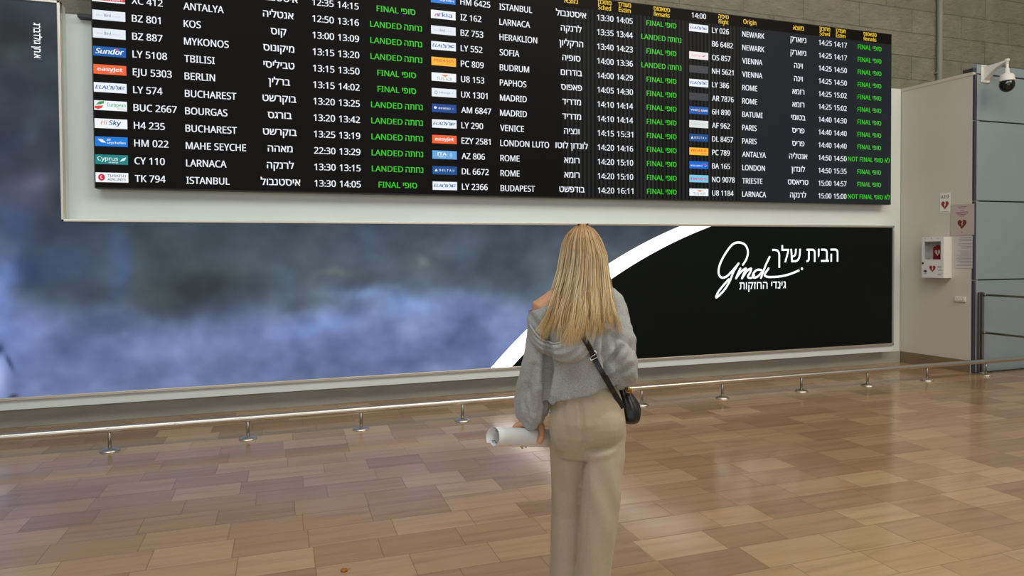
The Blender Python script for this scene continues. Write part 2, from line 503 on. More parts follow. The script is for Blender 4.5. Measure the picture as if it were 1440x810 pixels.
# ------------------------------------------------------------------ the setting
YW = 7.344      # face of the white wall
bm = bmesh.new(); box(bm, (-9, -6, -0.1), (14.5, 7.6, 0)); struct(link('floor', bm, M['floor']))
bm = bmesh.new(); box(bm, (-9, 7.5, 0), (14.5, 7.8, 9.0)); struct(link('wall_upper', bm, M['concrete']))
bm = bmesh.new(); box(bm, (-9, YW, 0.0), (8.155, 7.5, 3.80), 0.004); struct(link('wall_back', bm, M['wall']))
bm = bmesh.new(); box(bm, (-9, YW - 0.012, 0), (8.149, YW, 0.157), 0.003); struct(link('baseboard_back', bm, M['stone']))
# side block: cream side wall, grey-blue clad front
def prism(bm, quad, z0, z1, mi=0):
    a = [bm.verts.new((x, y, z0)) for x, y in quad]; b = [bm.verts.new((x, y, z1)) for x, y in quad]
    skinrings(bm, [a, b], mi)
SA, SB = (8.150, 7.5), (8.254, 6.372)
bm = bmesh.new(); prism(bm, [SA, SB, (8.36, 6.372), (8.36, 7.5)], 0, 3.76); struct(link('wall_side', bm, M['wall_side']))
bm = bmesh.new(); prism(bm, [(8.143, 7.5), (8.247, 6.372), (8.36, 6.372), (8.36, 7.5)], 3.76, 3.80); struct(link('trim_1', bm, M['wall_side']))
bm = bmesh.new(); prism(bm, [(8.154, 7.34), (8.242, 6.385), (8.26, 6.385), (8.17, 7.34)], 0, 0.155); struct(link('baseboard_side', bm, M['stone_brown']))
bm = bmesh.new()
zs = [0.0, 1.178, 2.178, 3.188, 3.77, 3.90]
for a, b in zip(zs, zs[1:]):
    box(bm, (8.295, 6.352, a + 0.008), (14.4, 6.42, b - 0.008), 0.004)
box(bm, (8.36, 6.42, 0), (14.4, 7.5, 3.775), 0, 1)
struct(link('wall_right', bm, [M['panel'], M['profile']]))
bm = bmesh.new()
for a, b in zip(zs[:-2], zs[1:-1]):
    box(bm, (8.252, 6.346, a + 0.006), (8.290, 6.375, b - 0.006), 0.003)
box(bm, (8.265, 6.375, 0), (8.36, 6.41, 3.84), 0)
box(bm, (8.235, 6.36, 3.80), (8.36, 6.5, 3.845), 0.004)
struct(link('trim_2', bm, M['profile']))
bm = bmesh.new()
tube(bm, [(8.998, 7.455, 3.0), (8.998, 7.455, 8.9)], 0.042, 20)
for z in (4.1, 6.5): box(bm, (8.94, 7.44, z), (9.056, 7.5, z + 0.03), 0.004)
tag(link('conduit_pipe', bm, M['conduit'], smooth=False), 'vertical painted grey pipe running up the rough concrete wall', 'pipe')

# ------------------------------------------------------------------ backlit advertisement
YL = 7.18
XR, ZT, ZB, XC, ZC, XLFT = 7.850, 1.897, 0.279, -1.876, 3.856, -5.2
ad = empty('backlit_advertisement', (3.0, YL, 0.2), 'huge L-shaped backlit advertisement with blurred blue picture and white arc, below the flight board', 'sign')
def pl(o): # put a child built in world coordinates under the Empty
    o.location = -Vector(o.parent.location); return o
bm = bmesh.new()
box(bm, (XC + 0.0, YL + 0.012, ZB + 0.005), (XR - 0.005, YW - 0.002, ZT - 0.005)); box(bm, (XLFT, YL + 0.012, ZB + 0.005), (XC - 0.004, YW - 0.002, ZC - 0.004))
box(bm, (XLFT, YL + 0.004, 0.192), (XR - 0.004, YL + 0.03, ZB - 0.004)); box(bm, (XLFT, YL + 0.03, 0.20), (XR - 0.01, YW - 0.002, ZB + 0.004))
pl(link('housing', bm, M['wall'], ad))
def frame_bar(bm, a, b): box(bm, a, b, 0.005)
bm = bmesh.new(); fw_ = 0.026; d0, d1 = YL - 0.02, YL + 0.06
frame_bar(bm, (XLFT, d0, ZB - 0.004), (XR, d1, ZB + fw_))
frame_bar(bm, (XR - fw_, d0, ZB), (XR, d1, ZT))
frame_bar(bm, (XC - fw_, d0, ZT - fw_), (XR, d1, ZT))
frame_bar(bm, (XC - fw_, d0, ZT - fw_), (XC, d1, ZC))
frame_bar(bm, (XLFT, d0, ZC - fw_), (XC, d1, ZC))
pl(link('frame', bm, M['alu'], ad))

def gauss(x, z, cx, cz, rx, rz): return math.exp(-((x - cx) / rx) ** 2 - ((z - cz) / rz) ** 2)
BLOBS = [  # x, z, rx, rz, colour, weight
    (-2.2, 1.45, 0.33, 0.21, (36, 50, 90), 0.85), (-1.81, 1.55, 0.28, 0.25, (50, 64, 102), 0.65), (-1.44, 1.47, 0.07, 0.36, (62, 84, 140), 0.75), (-0.81, 1.31, 0.52, 0.28, (42, 50, 58), 0.95),
    (-1.14, 1.72, 0.27, 0.18, (50, 60, 70), 0.75), (-0.6, 1.72, 0.42, 0.19, (56, 68, 80), 0.7), (-1.08, 1.1, 0.2, 0.15, (50, 58, 62), 0.6), (-2.13, 2.11, 0.18, 0.14, (84, 82, 116), 0.6),
    (-2.28, 1.9, 0.18, 0.21, (56, 74, 128), 0.7), (-2.39, 1.14, 0.13, 0.41, (116, 134, 214), 0.85), (-2.22, 0.72, 0.24, 0.38, (104, 118, 186), 0.7), (-1.51, 0.88, 0.26, 0.11, (66, 74, 112), 0.8),
    (-1.74, 0.62, 0.38, 0.21, (108, 118, 180), 0.6), (-1.06, 0.66, 0.34, 0.22, (104, 112, 170), 0.5), (-0.34, 0.66, 0.22, 0.31, (80, 86, 132), 0.55), (0.04, 1.34, 0.11, 0.23, (86, 100, 134), 0.6),
    (0.19, 1.61, 0.23, 0.23, (54, 64, 76), 0.75), (0.53, 1.65, 0.27, 0.24, (70, 82, 102), 0.55), (0.58, 1.39, 0.16, 0.06, (100, 106, 104), 0.5), (0.26, 1.08, 0.3, 0.11, (62, 70, 78), 0.7),
    (0.92, 1.72, 0.16, 0.24, (92, 106, 150), 0.6), (1.41, 1.46, 0.1, 0.05, (108, 114, 116), 0.5), (0.76, 1.12, 0.32, 0.1, (132, 150, 210), 0.75), (1.28, 1.03, 0.42, 0.16, (120, 140, 208), 0.75),
    (0.25, 0.78, 0.58, 0.16, (120, 136, 204), 0.75), (1.87, 0.97, 0.35, 0.17, (112, 126, 188), 0.6), (2.23, 1.51, 0.36, 0.3, (58, 68, 82), 0.8), (2.63, 1.12, 0.28, 0.17, (80, 92, 110), 0.6),
    (2.55, 1.73, 0.18, 0.17, (66, 76, 92), 0.6), (1.88, 1.6, 0.17, 0.21, (78, 90, 120), 0.5), (1.03, 0.55, 0.84, 0.16, (94, 104, 160), 0.6), (0.83, 0.43, 0.74, 0.07, (84, 88, 136), 0.6),
    (2.09, 0.58, 0.36, 0.17, (98, 108, 168), 0.5), (-0.12, 0.47, 0.56, 0.12, (90, 98, 150), 0.5), (-1.92, 0.42, 0.28, 0.09, (90, 94, 150), 0.5), (-2.23, 3.55, 0.22, 0.22, (36, 36, 36), 0.8),
    (-2.26, 3.39, 0.11, 0.09, (62, 74, 76), 0.7), (-2.15, 3.71, 0.16, 0.08, (44, 50, 60), 0.6), (-2.05, 3.09, 0.17, 0.32, (52, 64, 76), 0.6), (-2.3, 3.01, 0.13, 0.19, (36, 40, 58), 0.7),
    (-2.17, 2.64, 0.08, 0.13, (66, 78, 96), 0.6), (-2.26, 2.32, 0.16, 0.11, (44, 40, 58), 0.7), (-2.12, 2.19, 0.16, 0.13, (86, 82, 112), 0.65), (-2.31, 2.51, 0.11, 0.16, (46, 54, 84), 0.6),
]
def fbm(x, y, z, o=4): return noise.fractal(Vector((x, y, z)), 0.8, 2.1, o)
def picture(x, z):
    if True:
        k = min(1, max(0, (1.25 - z) / 0.35)); k = k * k * (3 - 2 * k)
        u = min(1, max(0, (z - 1.55) / .6)); c = [70 + k * 34 - 20 * u, 79 + k * 36 - 24 * u, 96 + k * 68 - 26 * u]
    wx = x + 0.10 * fbm(x * 1.6, z * 1.6, 3.0); wz = z + 0.10 * fbm(x * 1.6, z * 1.6, 9.0)
    for bx, bz, rx, rz, bc, wt in BLOBS:
        g = wt * gauss(wx, wz, bx, bz, rx, rz)
        for i in range(3): c[i] += (bc[i] - c[i]) * g
    n = fbm(x * 4.2, z * 4.2, 1.7, 3) * 0.07 + fbm(x * 1.9, z * 2.4, 5.1, 3) * 0.20 + .10 * noise.noise(Vector((x * 3.1, z * 1.3, 8.0)))
    c = [c[0] * (1 + n * 1.1), c[1] * 1.04 * (1 + n), c[2] * .97 * (1 + n * .85)]
    # the blurred passer-by at the picture's lower left
    c2 = [(c, None)]
    def put(g, bc):
        for i in range(3): c[i] += (bc[i] - c[i]) * min(1, g)
    put(0.9 * gauss(x, z, -2.42, .50, .075, .20), (170, 186, 240))
    put(1.0 * gauss(x, z, -2.395, .745, .03, .05), (44, 70, 104))
    put(0.9 * gauss(x + 0.35 * (z - .62), z, -2.325, .62, .018, .08), (50, 60, 98))
    put(0.9 * gauss(x, z, -2.30, .315, .035, .018), (44, 44, 62))
    return S(*[min(255, max(4, v)) for v in c])
bm = bmesh.new(); lay = bm.verts.layers.float_color.new('Col')
def grid(x0, x1, z0, z1, nx, nz):
    vs = [[bm.verts.new((x0 + (x1 - x0) * i / nx, YL, z0 + (z1 - z0) * j / nz)) for i in range(nx + 1)] for j in range(nz + 1)]
    for r in vs:
        for v in r: v[lay] = picture(v.co.x, v.co.z)
    for j in range(nz):
        for i in range(nx): bm.faces.new((vs[j][i], vs[j][i + 1], vs[j + 1][i + 1], vs[j + 1][i]))
grid(XLFT, -2.52, ZB, ZC, 90, 110); grid(-2.52, XC, ZB, ZC, 36, 200); grid(XC, 5.0, ZB, ZT, 380, 90)
pl(link('blurred_picture', bm, M['picture'], ad))
def arc_edge(cx, cz, r, z0, z1, n=80):
    out = []
    for k in range(n):
        z = z0 + (z1 - z0) * k / (n - 1); out.append(Vector((cx - math.sqrt(r * r - (z - cz) ** 2), 0, z)))
    return out
arcL = arc_edge(6.6254, -3.9234, 6.1635, ZB + .015, ZT - .015)
arcR = arc_edge(7.0038, -4.3765, 6.5747, ZB + .015, ZT - .015)
def clipz(v): return Vector((v.x, v.y, min(ZT - 0.02, max(ZB + 0.02, v.z))))
def resample(P, n):
    L = [0]
    for a, b in zip(P, P[1:]): L.append(L[-1] + (b - a).length)
    out = []; j = 0
    for k in range(n):
        d = L[-1] * k / (n - 1)
        while j < len(L) - 2 and L[j + 1] < d: j += 1
        t = (d - L[j]) / max(1e-9, L[j + 1] - L[j]); out.append(P[j].lerp(P[j + 1], t))
    return out
A = resample(arcL, 60); B = resample(arcR, 60)
bm = bmesh.new()
va = [bm.verts.new((clipz(p).x, YL - 0.006, clipz(p).z)) for p in A]; vb = [bm.verts.new((clipz(p).x, YL - 0.006, clipz(p).z)) for p in B]
for k in range(59): bm.faces.new((va[k], vb[k], vb[k + 1], va[k + 1]))
pl(link('white_arc', bm, M['arc'], ad))
bm = bmesh.new()
va = [bm.verts.new((clipz(p).x - 0.02, YL - 0.003, clipz(p).z)) for p in B]; vb = [bm.verts.new((XR - 0.01, YL - 0.003, clipz(p).z)) for p in B]
for k in range(59): bm.faces.new((va[k], vb[k], vb[k + 1], va[k + 1]))
pl(link('dark_panel', bm, M['dark_film'], ad))
# logo strokes
STROKES = [
 [(5.419,1.396),(5.472,1.467),(5.495,1.557),(5.457,1.641),(5.365,1.674),(5.266,1.648),(5.161,1.533),(5.085,1.406),(5.066,1.305),(5.1,1.247),(5.175,1.252),(5.263,1.321),(5.357,1.414)],
 [(5.357,1.414),(5.281,1.308),(5.228,1.199),(5.145,1.086),(5.033,.999),(5.063,1.069),(5.138,1.15),(5.213,1.219)],
 [(5.383,1.351),(5.35,1.294),(5.319,1.23)], [(5.319,1.23),(5.388,1.306),(5.465,1.35),(5.434,1.286),(5.406,1.228)],
 [(5.406,1.228),(5.48,1.318),(5.542,1.347),(5.526,1.298),(5.492,1.246),(5.542,1.232),(5.588,1.264)],
 [(5.698,1.328),(5.627,1.329),(5.573,1.284),(5.573,1.238),(5.635,1.244),(5.713,1.308)], [(5.82,1.49),(5.76,1.386),(5.69,1.23)],
 [(5.804,1.346),(5.745,1.268),(5.784,1.241),(5.871,1.237),(5.998,1.244),(6.143,1.272),(6.27,1.313)]]
bm = bmesh.new()
for q, st in enumerate(STROKES):
    P = catmull([(a, 0, b) for a, b in st], 8); n = len(P); r = 0.0125
    L_, R_ = [], []
    for i, p in enumerate(P):
        t = (P[min(i + 1, n - 1)] - P[max(i - 1, 0)]).normalized(); nn = Vector((-t.z, 0, t.x))
        y = YL - 0.008 - 0.0002 * q
        L_.append(bm.verts.new((p.x + nn.x * r, y, p.z + nn.z * r))); R_.append(bm.verts.new((p.x - nn.x * r, y, p.z - nn.z * r)))
    for i in range(n - 1): bm.faces.new((L_[i], R_[i], R_[i + 1], L_[i + 1]))
    for e in (P[0], P[-1]):
        bm.faces.new([bm.verts.new((e.x + r * cos(2 * pi * k / 14), YL - 0.0081 - 0.0002 * q, e.z + r * sin(2 * pi * k / 14))) for k in range(14)])
bm.faces.new([bm.verts.new((6.322 + .017 * cos(2 * pi * k / 18), YL - 0.008, 1.335 + .017 * sin(2 * pi * k / 18))) for k in range(18)])
pl(link('script_lettering', bm, M['letter'], ad))
atL = lambda x, z, l: (x, YL - 0.008 - l, z)
F = Flat(atL); wht = (1, 1, 1, 1)
F.text('הבית שלך', 5.862, 1.421, 0.205, wht, width=1.045, bold=0)
pl(F.build('slogan_lettering', M['letter'], ad)); F = Flat(atL)
F.text('גינדי החזקות', 5.370, 1.091, 0.104, wht, width=0.70, bold=0.0)
pl(F.build('company_lettering', M['letter'], ad))
F = Flat(atL)
F.text('א.חן גולדברג', -2.084, 3.640, 0.060, wht, width=0.31, bold=0, rot=-pi / 2)
pl(F.build('credit_lettering', M['letter'], ad))

# ------------------------------------------------------------------ flight display board
YB = 7.20
BX0, BX1, BZ0, BZ1 = -1.640, 7.829, 2.183, 4.483
bd = empty('flight_display_board', (3.09, YB, 2.183), 'wide black flight arrivals board hung high on the white wall', 'display board')
bm = bmesh.new(); box(bm, (BX0, YB, BZ0), (BX1, YB + 0.10, BZ1), 0.006); pl(link('casing', bm, M['black'], bd))
bm = bmesh.new(); bm.faces.new([bm.verts.new(p) for p in [(BX0 + .01, YB - .0015, BZ0 + .01), (BX1 - .01, YB - .0015, BZ0 + .01), (BX1 - .01, YB - .0015, BZ1 - .01), (BX0 + .01, YB - .0015, BZ1 - .01)]])
pl(link('screen', bm, M['screen'], bd))
for sx_, w_ in ((-1.765, .13), (1.5, .1), (4.6, .1), (7.6, .1)):
    bm = bmesh.new(); box(bm, (sx_, YB + 0.06, 3.755), (sx_ + w_, YW - 0.001, 3.79), 0.003); pl(link('mounting_bracket', bm, M['black'], bd))
atB = lambda x, z, l: (x, YB - 0.004 - l, z)
WH, GR, YE = S(238, 242, 250), S(50, 196, 26), S(240, 200, 50)
def lg(F, kind, x, z):
    """airline mark on its little tile: x left edge, z middle"""
    w_, h_ = 0.267, 0.088
    x0, x1, z0, z1 = x, x + w_, z - h_ / 2, z + h_ / 2; cx = x + w_ / 2; l = 0.001
    def bg(c): F.rect(x0, z0, x1, z1, c)
    T = lambda s_, fx, fz, fh, c, wd=None, **k: F.text(s_, x + fx * w_, z0 + fz * h_, fh * h_, c, l, width=wd * w_ if wd else None, **k)
    white = S(240, 244, 248)
    if kind == 'XC': bg(white); F.rect(x0, z0 + .012, x1, z0 + .058, S(222, 60, 70), l); F.text('corendon', cx, z0 + .02, .032, white, .002, 'C', .22)
    elif kind == 'BZ': bg(S(228, 234, 242)); T('blue', .12, .40, .18, S(176, 190, 210), .18); T('Bird', .35, .36, .3, S(110, 130, 165), .2); T('airways', .58, .40, .16, S(190, 204, 222), .26)
    elif kind == 'Sundor': bg(S(0, 88, 168)); T('Sundor', .07, .26, .52, white, .86, bold=.02, shear=.25); F.disc(x + .72 * w_, z0 + .78 * h_, .012, .009, S(214, 60, 90), l)
    elif kind == 'easyJet': bg(S(242, 96, 42)); T('easyJet', .12, .36, .38, white, .76, bold=.035)
    elif kind == 'ELAL':
        bg(S(236, 242, 250)); T('ELAL', .05, .34, .36, S(44, 90, 160), .42, shear=.2, bold=.025); T('אל על', .48, .34, .42, S(44, 90, 160), .34, bold=.025)
        F.rect(x + .82 * w_, z0 + .62 * h_, x + .95 * w_, z0 + .70 * h_, S(60, 105, 170), l); F.rect(x + .80 * w_, z0 + .42 * h_, x + .93 * w_, z0 + .50 * h_, S(60, 105, 170), l)
    elif kind == 'European':
        bg(white); F.poly([(x + .30 * w_, z0 + .95 * h_), (x + .16 * w_, z0 + .9 * h_), (x + .04 * w_, z0 + .55 * h_), (x + .2 * w_, z0 + .6 * h_), (x + .3 * w_, z0 + .75 * h_)], S(30, 150, 80), l)
        F.poly([(x + .02 * w_, z0 + .42 * h_), (x + .28 * w_, z0 + .5 * h_), (x + .22 * w_, z0 + .22 * h_), (x + .12 * w_, z0 + .08 * h_), (x + .01 * w_, z0 + .2 * h_)], S(226, 72, 62), l)
        T('European', .40, .42, .38, S(50, 170, 110), .56); T('aircharter', .70, .16, .14, S(226, 120, 120), .26)
    elif kind == 'HiSky': bg(white); T('Hi', .19, .38, .46, S(240, 140, 90), .2, shear=.2); T('Sky', .43, .38, .46, S(24, 82, 140), .38, bold=.03, shear=.2)
    elif kind == 'Seychelles':
        bg(S(0, 118, 216)); F.poly([(x + .08 * w_, z0 + .75 * h_), (x + .24 * w_, z0 + .68 * h_), (x + .34 * w_, z0 + .38 * h_), (x + .2 * w_, z0 + .4 * h_)], white, l)
        F.poly([(x + .08 * w_, z0 + .78 * h_), (x + .2 * w_, z0 + .78 * h_), (x + .18 * w_, z0 + .70 * h_)], S(220, 90, 110), l); T('air', .36, .60, .24, white, .13); T('seychelles', .36, .28, .24, white, .58)
    elif kind == 'Cyprus':
        bg(S(8, 126, 126)); T('Cyprus', .07, .38, .42, S(220, 240, 240), .62); T('airways', .40, .14, .16, S(220, 240, 240), .3)
        F.poly([(x + .74 * w_, z0 + .3 * h_), (x + .82 * w_, z0 + .62 * h_), (x + .95 * w_, z0 + .78 * h_), (x + .9 * w_, z0 + .45 * h_)], S(220, 240, 240), l)
    elif kind == 'Turkish':
        bg(white); F.disc(x + .18 * w_, z, .028, .032, S(205, 24, 60), l); F.disc(x + .19 * w_, z + .002, .013, .016, white, .002); F.disc(x + .205 * w_, z + .003, .011, .013, S(205, 24, 60), .003)
        T('TURKISH', .36, .56, .26, S(70, 74, 100), .56); T('AIRLINES', .36, .18, .26, S(70, 74, 100), .56)
    elif kind == 'arkia': bg(white); T('a', .15, .26, .5, S(206, 80, 140), .14, bold=.02); T('rkia', .31, .26, .5, S(48, 110, 190), .54, bold=.03)
    elif kind == 'PEGASUS': bg(S(252, 184, 52)); T('PEGASUS', .09, .46, .32, S(226, 70, 34), .84, bold=.02, shear=.25); T('AIRLINES', .60, .18, .14, S(200, 110, 40), .3)
    elif kind == 'TUS': bg(white); T('TUS AIR', .20, .14, .36, S(130, 140, 152), .64, bold=0); F.poly([(x + .38 * w_, z0 + .78 * h_), (x + .70 * w_, z0 + .82 * h_), (x + .56 * w_, z0 + .54 * h_)], S(240, 130, 70), l)
    elif kind == 'UX': bg(S(230, 238, 244)); F.disc(x + .18 * w_, z, .018, .018, S(120, 165, 200), l); F.disc(x + .18 * w_, z, .012, .012, S(230, 238, 244), .002); T('AirEuropa', .30, .40, .24, S(120, 165, 200), .45); F.disc(x + .85 * w_, z, .006, .006, S(170, 170, 180), l)
    elif kind == 'AM': bg(S(8, 66, 142)); F.disc(x + .14 * w_, z + .004, .016, .012, white, l); T('AEROMEXICO', .26, .40, .2, white, .5); F.disc(x + .86 * w_, z, .008, .008, S(90, 150, 210), l)
    elif kind == 'ITA': bg(S(100, 165, 225)); T('ITA', .20, .42, .36, white, .38, bold=.03); T('AIRWAYS', .24, .2, .12, white, .3); F.disc(x + .76 * w_, z, .015, .026, S(150, 195, 240), l)
    elif kind == 'DELTA': bg(S(8, 74, 140)); F.poly([(x + .08 * w_, z0 + .36 * h_), (x + .15 * w_, z0 + .68 * h_), (x + .22 * w_, z0 + .36 * h_)], white, l); T('D E L T A', .27, .38, .27, white, .5); F.disc(x + .86 * w_, z, .012, .012, S(110, 160, 210), l)
    elif kind == 'OS': bg(S(236, 230, 234)); T('Austrian', .12, .36, .3, S(236, 160, 165), .5); F.poly([(x + .66 * w_, z0 + .4 * h_), (x + .8 * w_, z0 + .62 * h_), (x + .86 * w_, z0 + .62 * h_), (x + .76 * w_, z0 + .38 * h_)], S(220, 60, 70), l)
    elif kind == 'grey': bg(S(52, 56, 64))
    elif kind == 'israir': bg(S(14, 90, 176)); T('ישראייר', .06, .40, .30, white, .38); F.disc(x + .52 * w_, z, .015, .015, S(236, 140, 70), l); T('ISRAIR', .63, .40, .24, white, .33, bold=.03)
    elif kind == 'AF': bg(S(222, 228, 226)); T('AIRFRANCE', .1, .42, .16, S(160, 168, 175), .5); F.rect(x + .64 * w_, z0 + .44 * h_, x + .84 * w_, z0 + .5 * h_, S(190, 194, 198), l)
    elif kind == 'BA': bg(S(10, 104, 214)); T('BRITISH AIRWAYS', .06, .30, .2, white, .62); F.poly([(x + .62 * w_, z0 + .62 * h_), (x + .90 * w_, z0 + .68 * h_), (x + .92 * w_, z0 + .52 * h_)], S(214, 60, 90), l); F.poly([(x + .8 * w_, z0 + .36 * h_), (x + .94 * w_, z0 + .5 * h_), (x + .86 * w_, z0 + .34 * h_)], white, l)
    elif kind == 'neos': bg(S(120, 200, 232)); T('neos', .08, .32, .42, S(204, 70, 110), .84, bold=.035)
FIN, LAN, NOF = 'FINAL', 'LANDED', 'NOT FINAL'
FL = [
 [('', '', 'ISTANBUL', 'איסטנבול', '12:35', '14:15', FIN),
  ('XC', 'XC 412', 'ANTALYA', 'אנטליה', '12:50', '13:16', LAN), ('BZ', 'BZ 801', 'KOS', 'קוס', '13:00', '13:09', LAN), ('BZ', 'BZ 887', 'MYKONOS', 'מיקונוס', '13:15', '13:20', LAN),
  ('Sundor', 'LY 5108', 'TBILISI', 'טביליסי', '13:15', '13:50', FIN), ('easyJet', 'EJU 5303', 'BERLIN', 'ברלין', '13:15', '14:02', FIN), ('ELAL', 'LY 574', 'BUCHAREST', 'בוקרשט', '13:20', '13:25', LAN),
  ('European', 'BUC 2667', 'BOURGAS', 'בורגס', '13:20', '13:42', LAN), ('HiSky', 'H4 235', 'BUCHAREST', 'בוקרשט', '13:25', '13:19', LAN), ('Seychelles', 'HM 022', 'MAHE SEYCHE', 'מאהה', '22:30', '13:29', LAN),
  ('Cyprus', 'CY 110', 'LARNACA', 'לרנקה', '13:30', '13:15', LAN), ('Turkish', 'TK 794', 'ISTANBUL', 'איסטנבול', '13:30', '14:05', FIN)],
 [('Seychelles', 'HM 6425', 'ISTANBUL', 'איסטנבול', '13:30', '14:05', FIN), ('arkia', 'IZ 162', 'LARNACA', 'לרנקה', '13:35', '13:44', LAN), ('BZ', 'BZ 753', 'HERAKLION', 'הרקליון', '13:40', '14:23', FIN),
  ('ELAL', 'LY 552', 'SOFIA', 'סופיה', '14:00', '13:36', LAN), ('PEGASUS', 'PC 809', 'BUDRUM', 'בודרום', '14:00', '14:29', FIN), ('TUS', 'U8 153', 'PAPHOS', 'פאפוס', '14:05', '14:30', FIN),
  ('UX', 'UX 1301', 'MADRID', 'מדריד', '14:10', '14:14', FIN), ('AM', 'AM 6847', 'MADRID', 'מדריד', '14:10', '14:14', FIN), ('ELAL', 'LY 290', 'VENICE', 'ונציה', '14:15', '15:31', FIN),
  ('easyJet', 'EZY 2581', 'LONDON LUTO', 'לונדון לוטו', '14:20', '14:16', FIN), ('ITA', 'AZ 806', 'ROME', 'רומא', '14:20', '15:10', FIN), ('DELTA', 'DL 6672', 'ROME', 'רומא', '14:20', '15:10', FIN),
  ('ELAL', 'LY 2366', 'BUDAPEST', 'בודפשט', '14:20', '16:11', FIN)],
 [('ELAL', 'LY 026', 'NEWARK', 'ניוארק', '14:25', '14:17', FIN), ('', 'B6 6482', 'NEWARK', 'ניוארק', '14:25', '14:17', FIN), ('OS', 'OS 857', 'VIENNA', 'וינה', '14:25', '14:50', FIN),
  ('grey', 'NH 5621', 'VIENNA', 'וינה', '14:25', '14:50', FIN), ('ELAL', 'LY 386', 'ROME', 'רומא', '14:25', '15:02', FIN), ('grey', 'AR 7876', 'ROME', 'רומא', '14:25', '15:02', FIN),
  ('israir', '6H 890', 'BATUMI', 'בטומי', '14:40', '14:30', FIN), ('AF', 'AF 962', 'PARIS', 'פריס', '14:40', '14:40', FIN), ('DELTA', 'DL 8457', 'PARIS', 'פריס', '14:40', '14:40', FIN),
  ('PEGASUS', 'PC 789', 'ANTALYA', 'אנטליה', '14:50', '14:50', NOF), ('BA', 'BA 165', 'LONDON', 'לונדון', '14:50', '15:35', FIN), ('neos', 'NO 9078', 'TRIESTE', 'טריאסט', '15:00', '14:57', FIN),
  ('TUS', 'U8 1184', 'LARNACA', 'לרנקה', '15:00', '15:00', NOF)]]
PITCHZ, ZLAST = 0.1651, 2.285
for sec, rows in enumerate(FL):
    X = (-1.628, 1.516, 4.670)[sec]
    for i, (lk, fn, city, heb, t1, t2, st) in enumerate(rows):
        z = ZLAST + (len(rows) - 1 - i) * PITCHZ
        zb = z - 0.035
        row = bpy.data.objects.new('flight_row', None); COL.objects.link(row); row.parent = bd; row.empty_display_size = .05
        row.location = Vector((X, YB, z)) - bd.location
        def cell(name, draw):
            F = Flat(atB); draw(F); o = F.build(name, M['pixels'], row); o.location = -Vector((X, YB, z)); return o
        if lk: cell('airline_logo', lambda F: lg(F, lk, X, z))
        if fn: cell('flight_number', lambda F: F.text(fn, X + 0.322, zb, 0.064, WH, bold=.012, sx=0.915))
        cell('origin_text', lambda F: F.text(city, X + 0.760, zb - .006, 0.066, WH, bold=.012, sx=0.88))
        cell('hebrew_origin_text', lambda F: F.text(heb, X + 1.612, zb, 0.074, WH, align='C', bold=.012, sx=0.93))
        cell('scheduled_time', lambda F: F.text(t1, X + 1.936, zb - .003, 0.065, WH, width=.207, bold=.012))
        cell('estimated_time', lambda F: F.text(t2, X + 2.184, zb - .003, 0.065, WH, width=.208, bold=.012))
        cx = X + 2.776
        a, b, hw, split = {FIN: ('FINAL', 'סופי', .200, .56), LAN: ('LANDED', 'נחתה', .268, .60), NOF: ('NOT FINAL', 'לא סופי', .357, .58)}[st]
        cell('status_text', lambda F: (F.text(a, cx - hw, zb + .002, 0.059, GR, width=2 * hw * split), F.text(b, cx + hw, zb + .002, 0.068, GR, align='R', width=2 * hw * (1 - split) - .03)))
    # heading
    hr = bpy.data.objects.new('heading_row', None); COL.objects.link(hr); hr.parent = bd; hr.empty_display_size = .05
    hr.location = Vector((X, YB, 4.385)) - bd.location
    def head(name, draw):
        F = Flat(atB); draw(F); o = F.build(name, M['pixels'], hr); o.location = -Vector((X, YB, 4.385))
    def two(h, e, cx, wd):
        head('heading_text', lambda F: (F.text(h, cx, 4.416, 0.056, YE, align='C', width=wd, bold=.012), F.text(e, cx, 4.353, 0.05, YE, align='C', width=wd * .96, bold=.012)))
    if sec == 2: head('clock_text', lambda F: F.text('14:00', X + .036, 4.385, .062, WH, width=.2, bold=.012))
    two('טיסה', 'Flight', X + .487, .145); head('heading_text', lambda F: F.text('Origin', X + .776, 4.385, .055, YE, width=.19, bold=.012)); head('heading_text', lambda F: F.text('מוצא', X + 1.612, 4.385, .062, YE, align='C', bold=.012))
    two('מתוכנן', 'Sched', X + 2.03, .17); two('מעודכן', 'Estim', X + 2.29, .16); two('סטאטוס', 'Remarks', X + 2.78, .22)

# ------------------------------------------------------------------ low guard rail
gr = empty('guard_rail', (3.0, 6.18, 0), 'low brushed steel guard rail on short posts along the floor before the wall', 'rail')
bm = bmesh.new(); tube(bm, [(x, 6.18, 0.178) for x in (-6, -2, 2, 6, 10, 13)], 0.026, 20)
for x in (-3.0, -0.86, 3.92, 7.8): tube(bm, [(x, 6.18, .178), (x + .006, 6.18, .178)], 0.0272, 20)
pl(link('rail_tube', bm, M['steel'], gr, smooth=True))
for x in (-3.23, -2.28, -1.337, -0.305, .635, 1.564, 2.505, 3.446, 4.41, 5.442, 6.381, 7.289, 8.257, 9.2, 10.15):
    bm = bmesh.new(); tube(bm, [(x, 6.18, 0.004), (x, 6.18, 0.165)], 0.0125, 14); p_ = pl(link('post', bm, M['darksteel'], gr, smooth=True))
    bm = bmesh.new(); lathe(bm, [(0.072, 0), (0.072, 0.006), (0.06, 0.015), (0.035, 0.022), (0.016, 0.026)], (x, 6.18, 0), n=28)
    link('floor_flange', bm, M['steel'], p_, smooth=True)

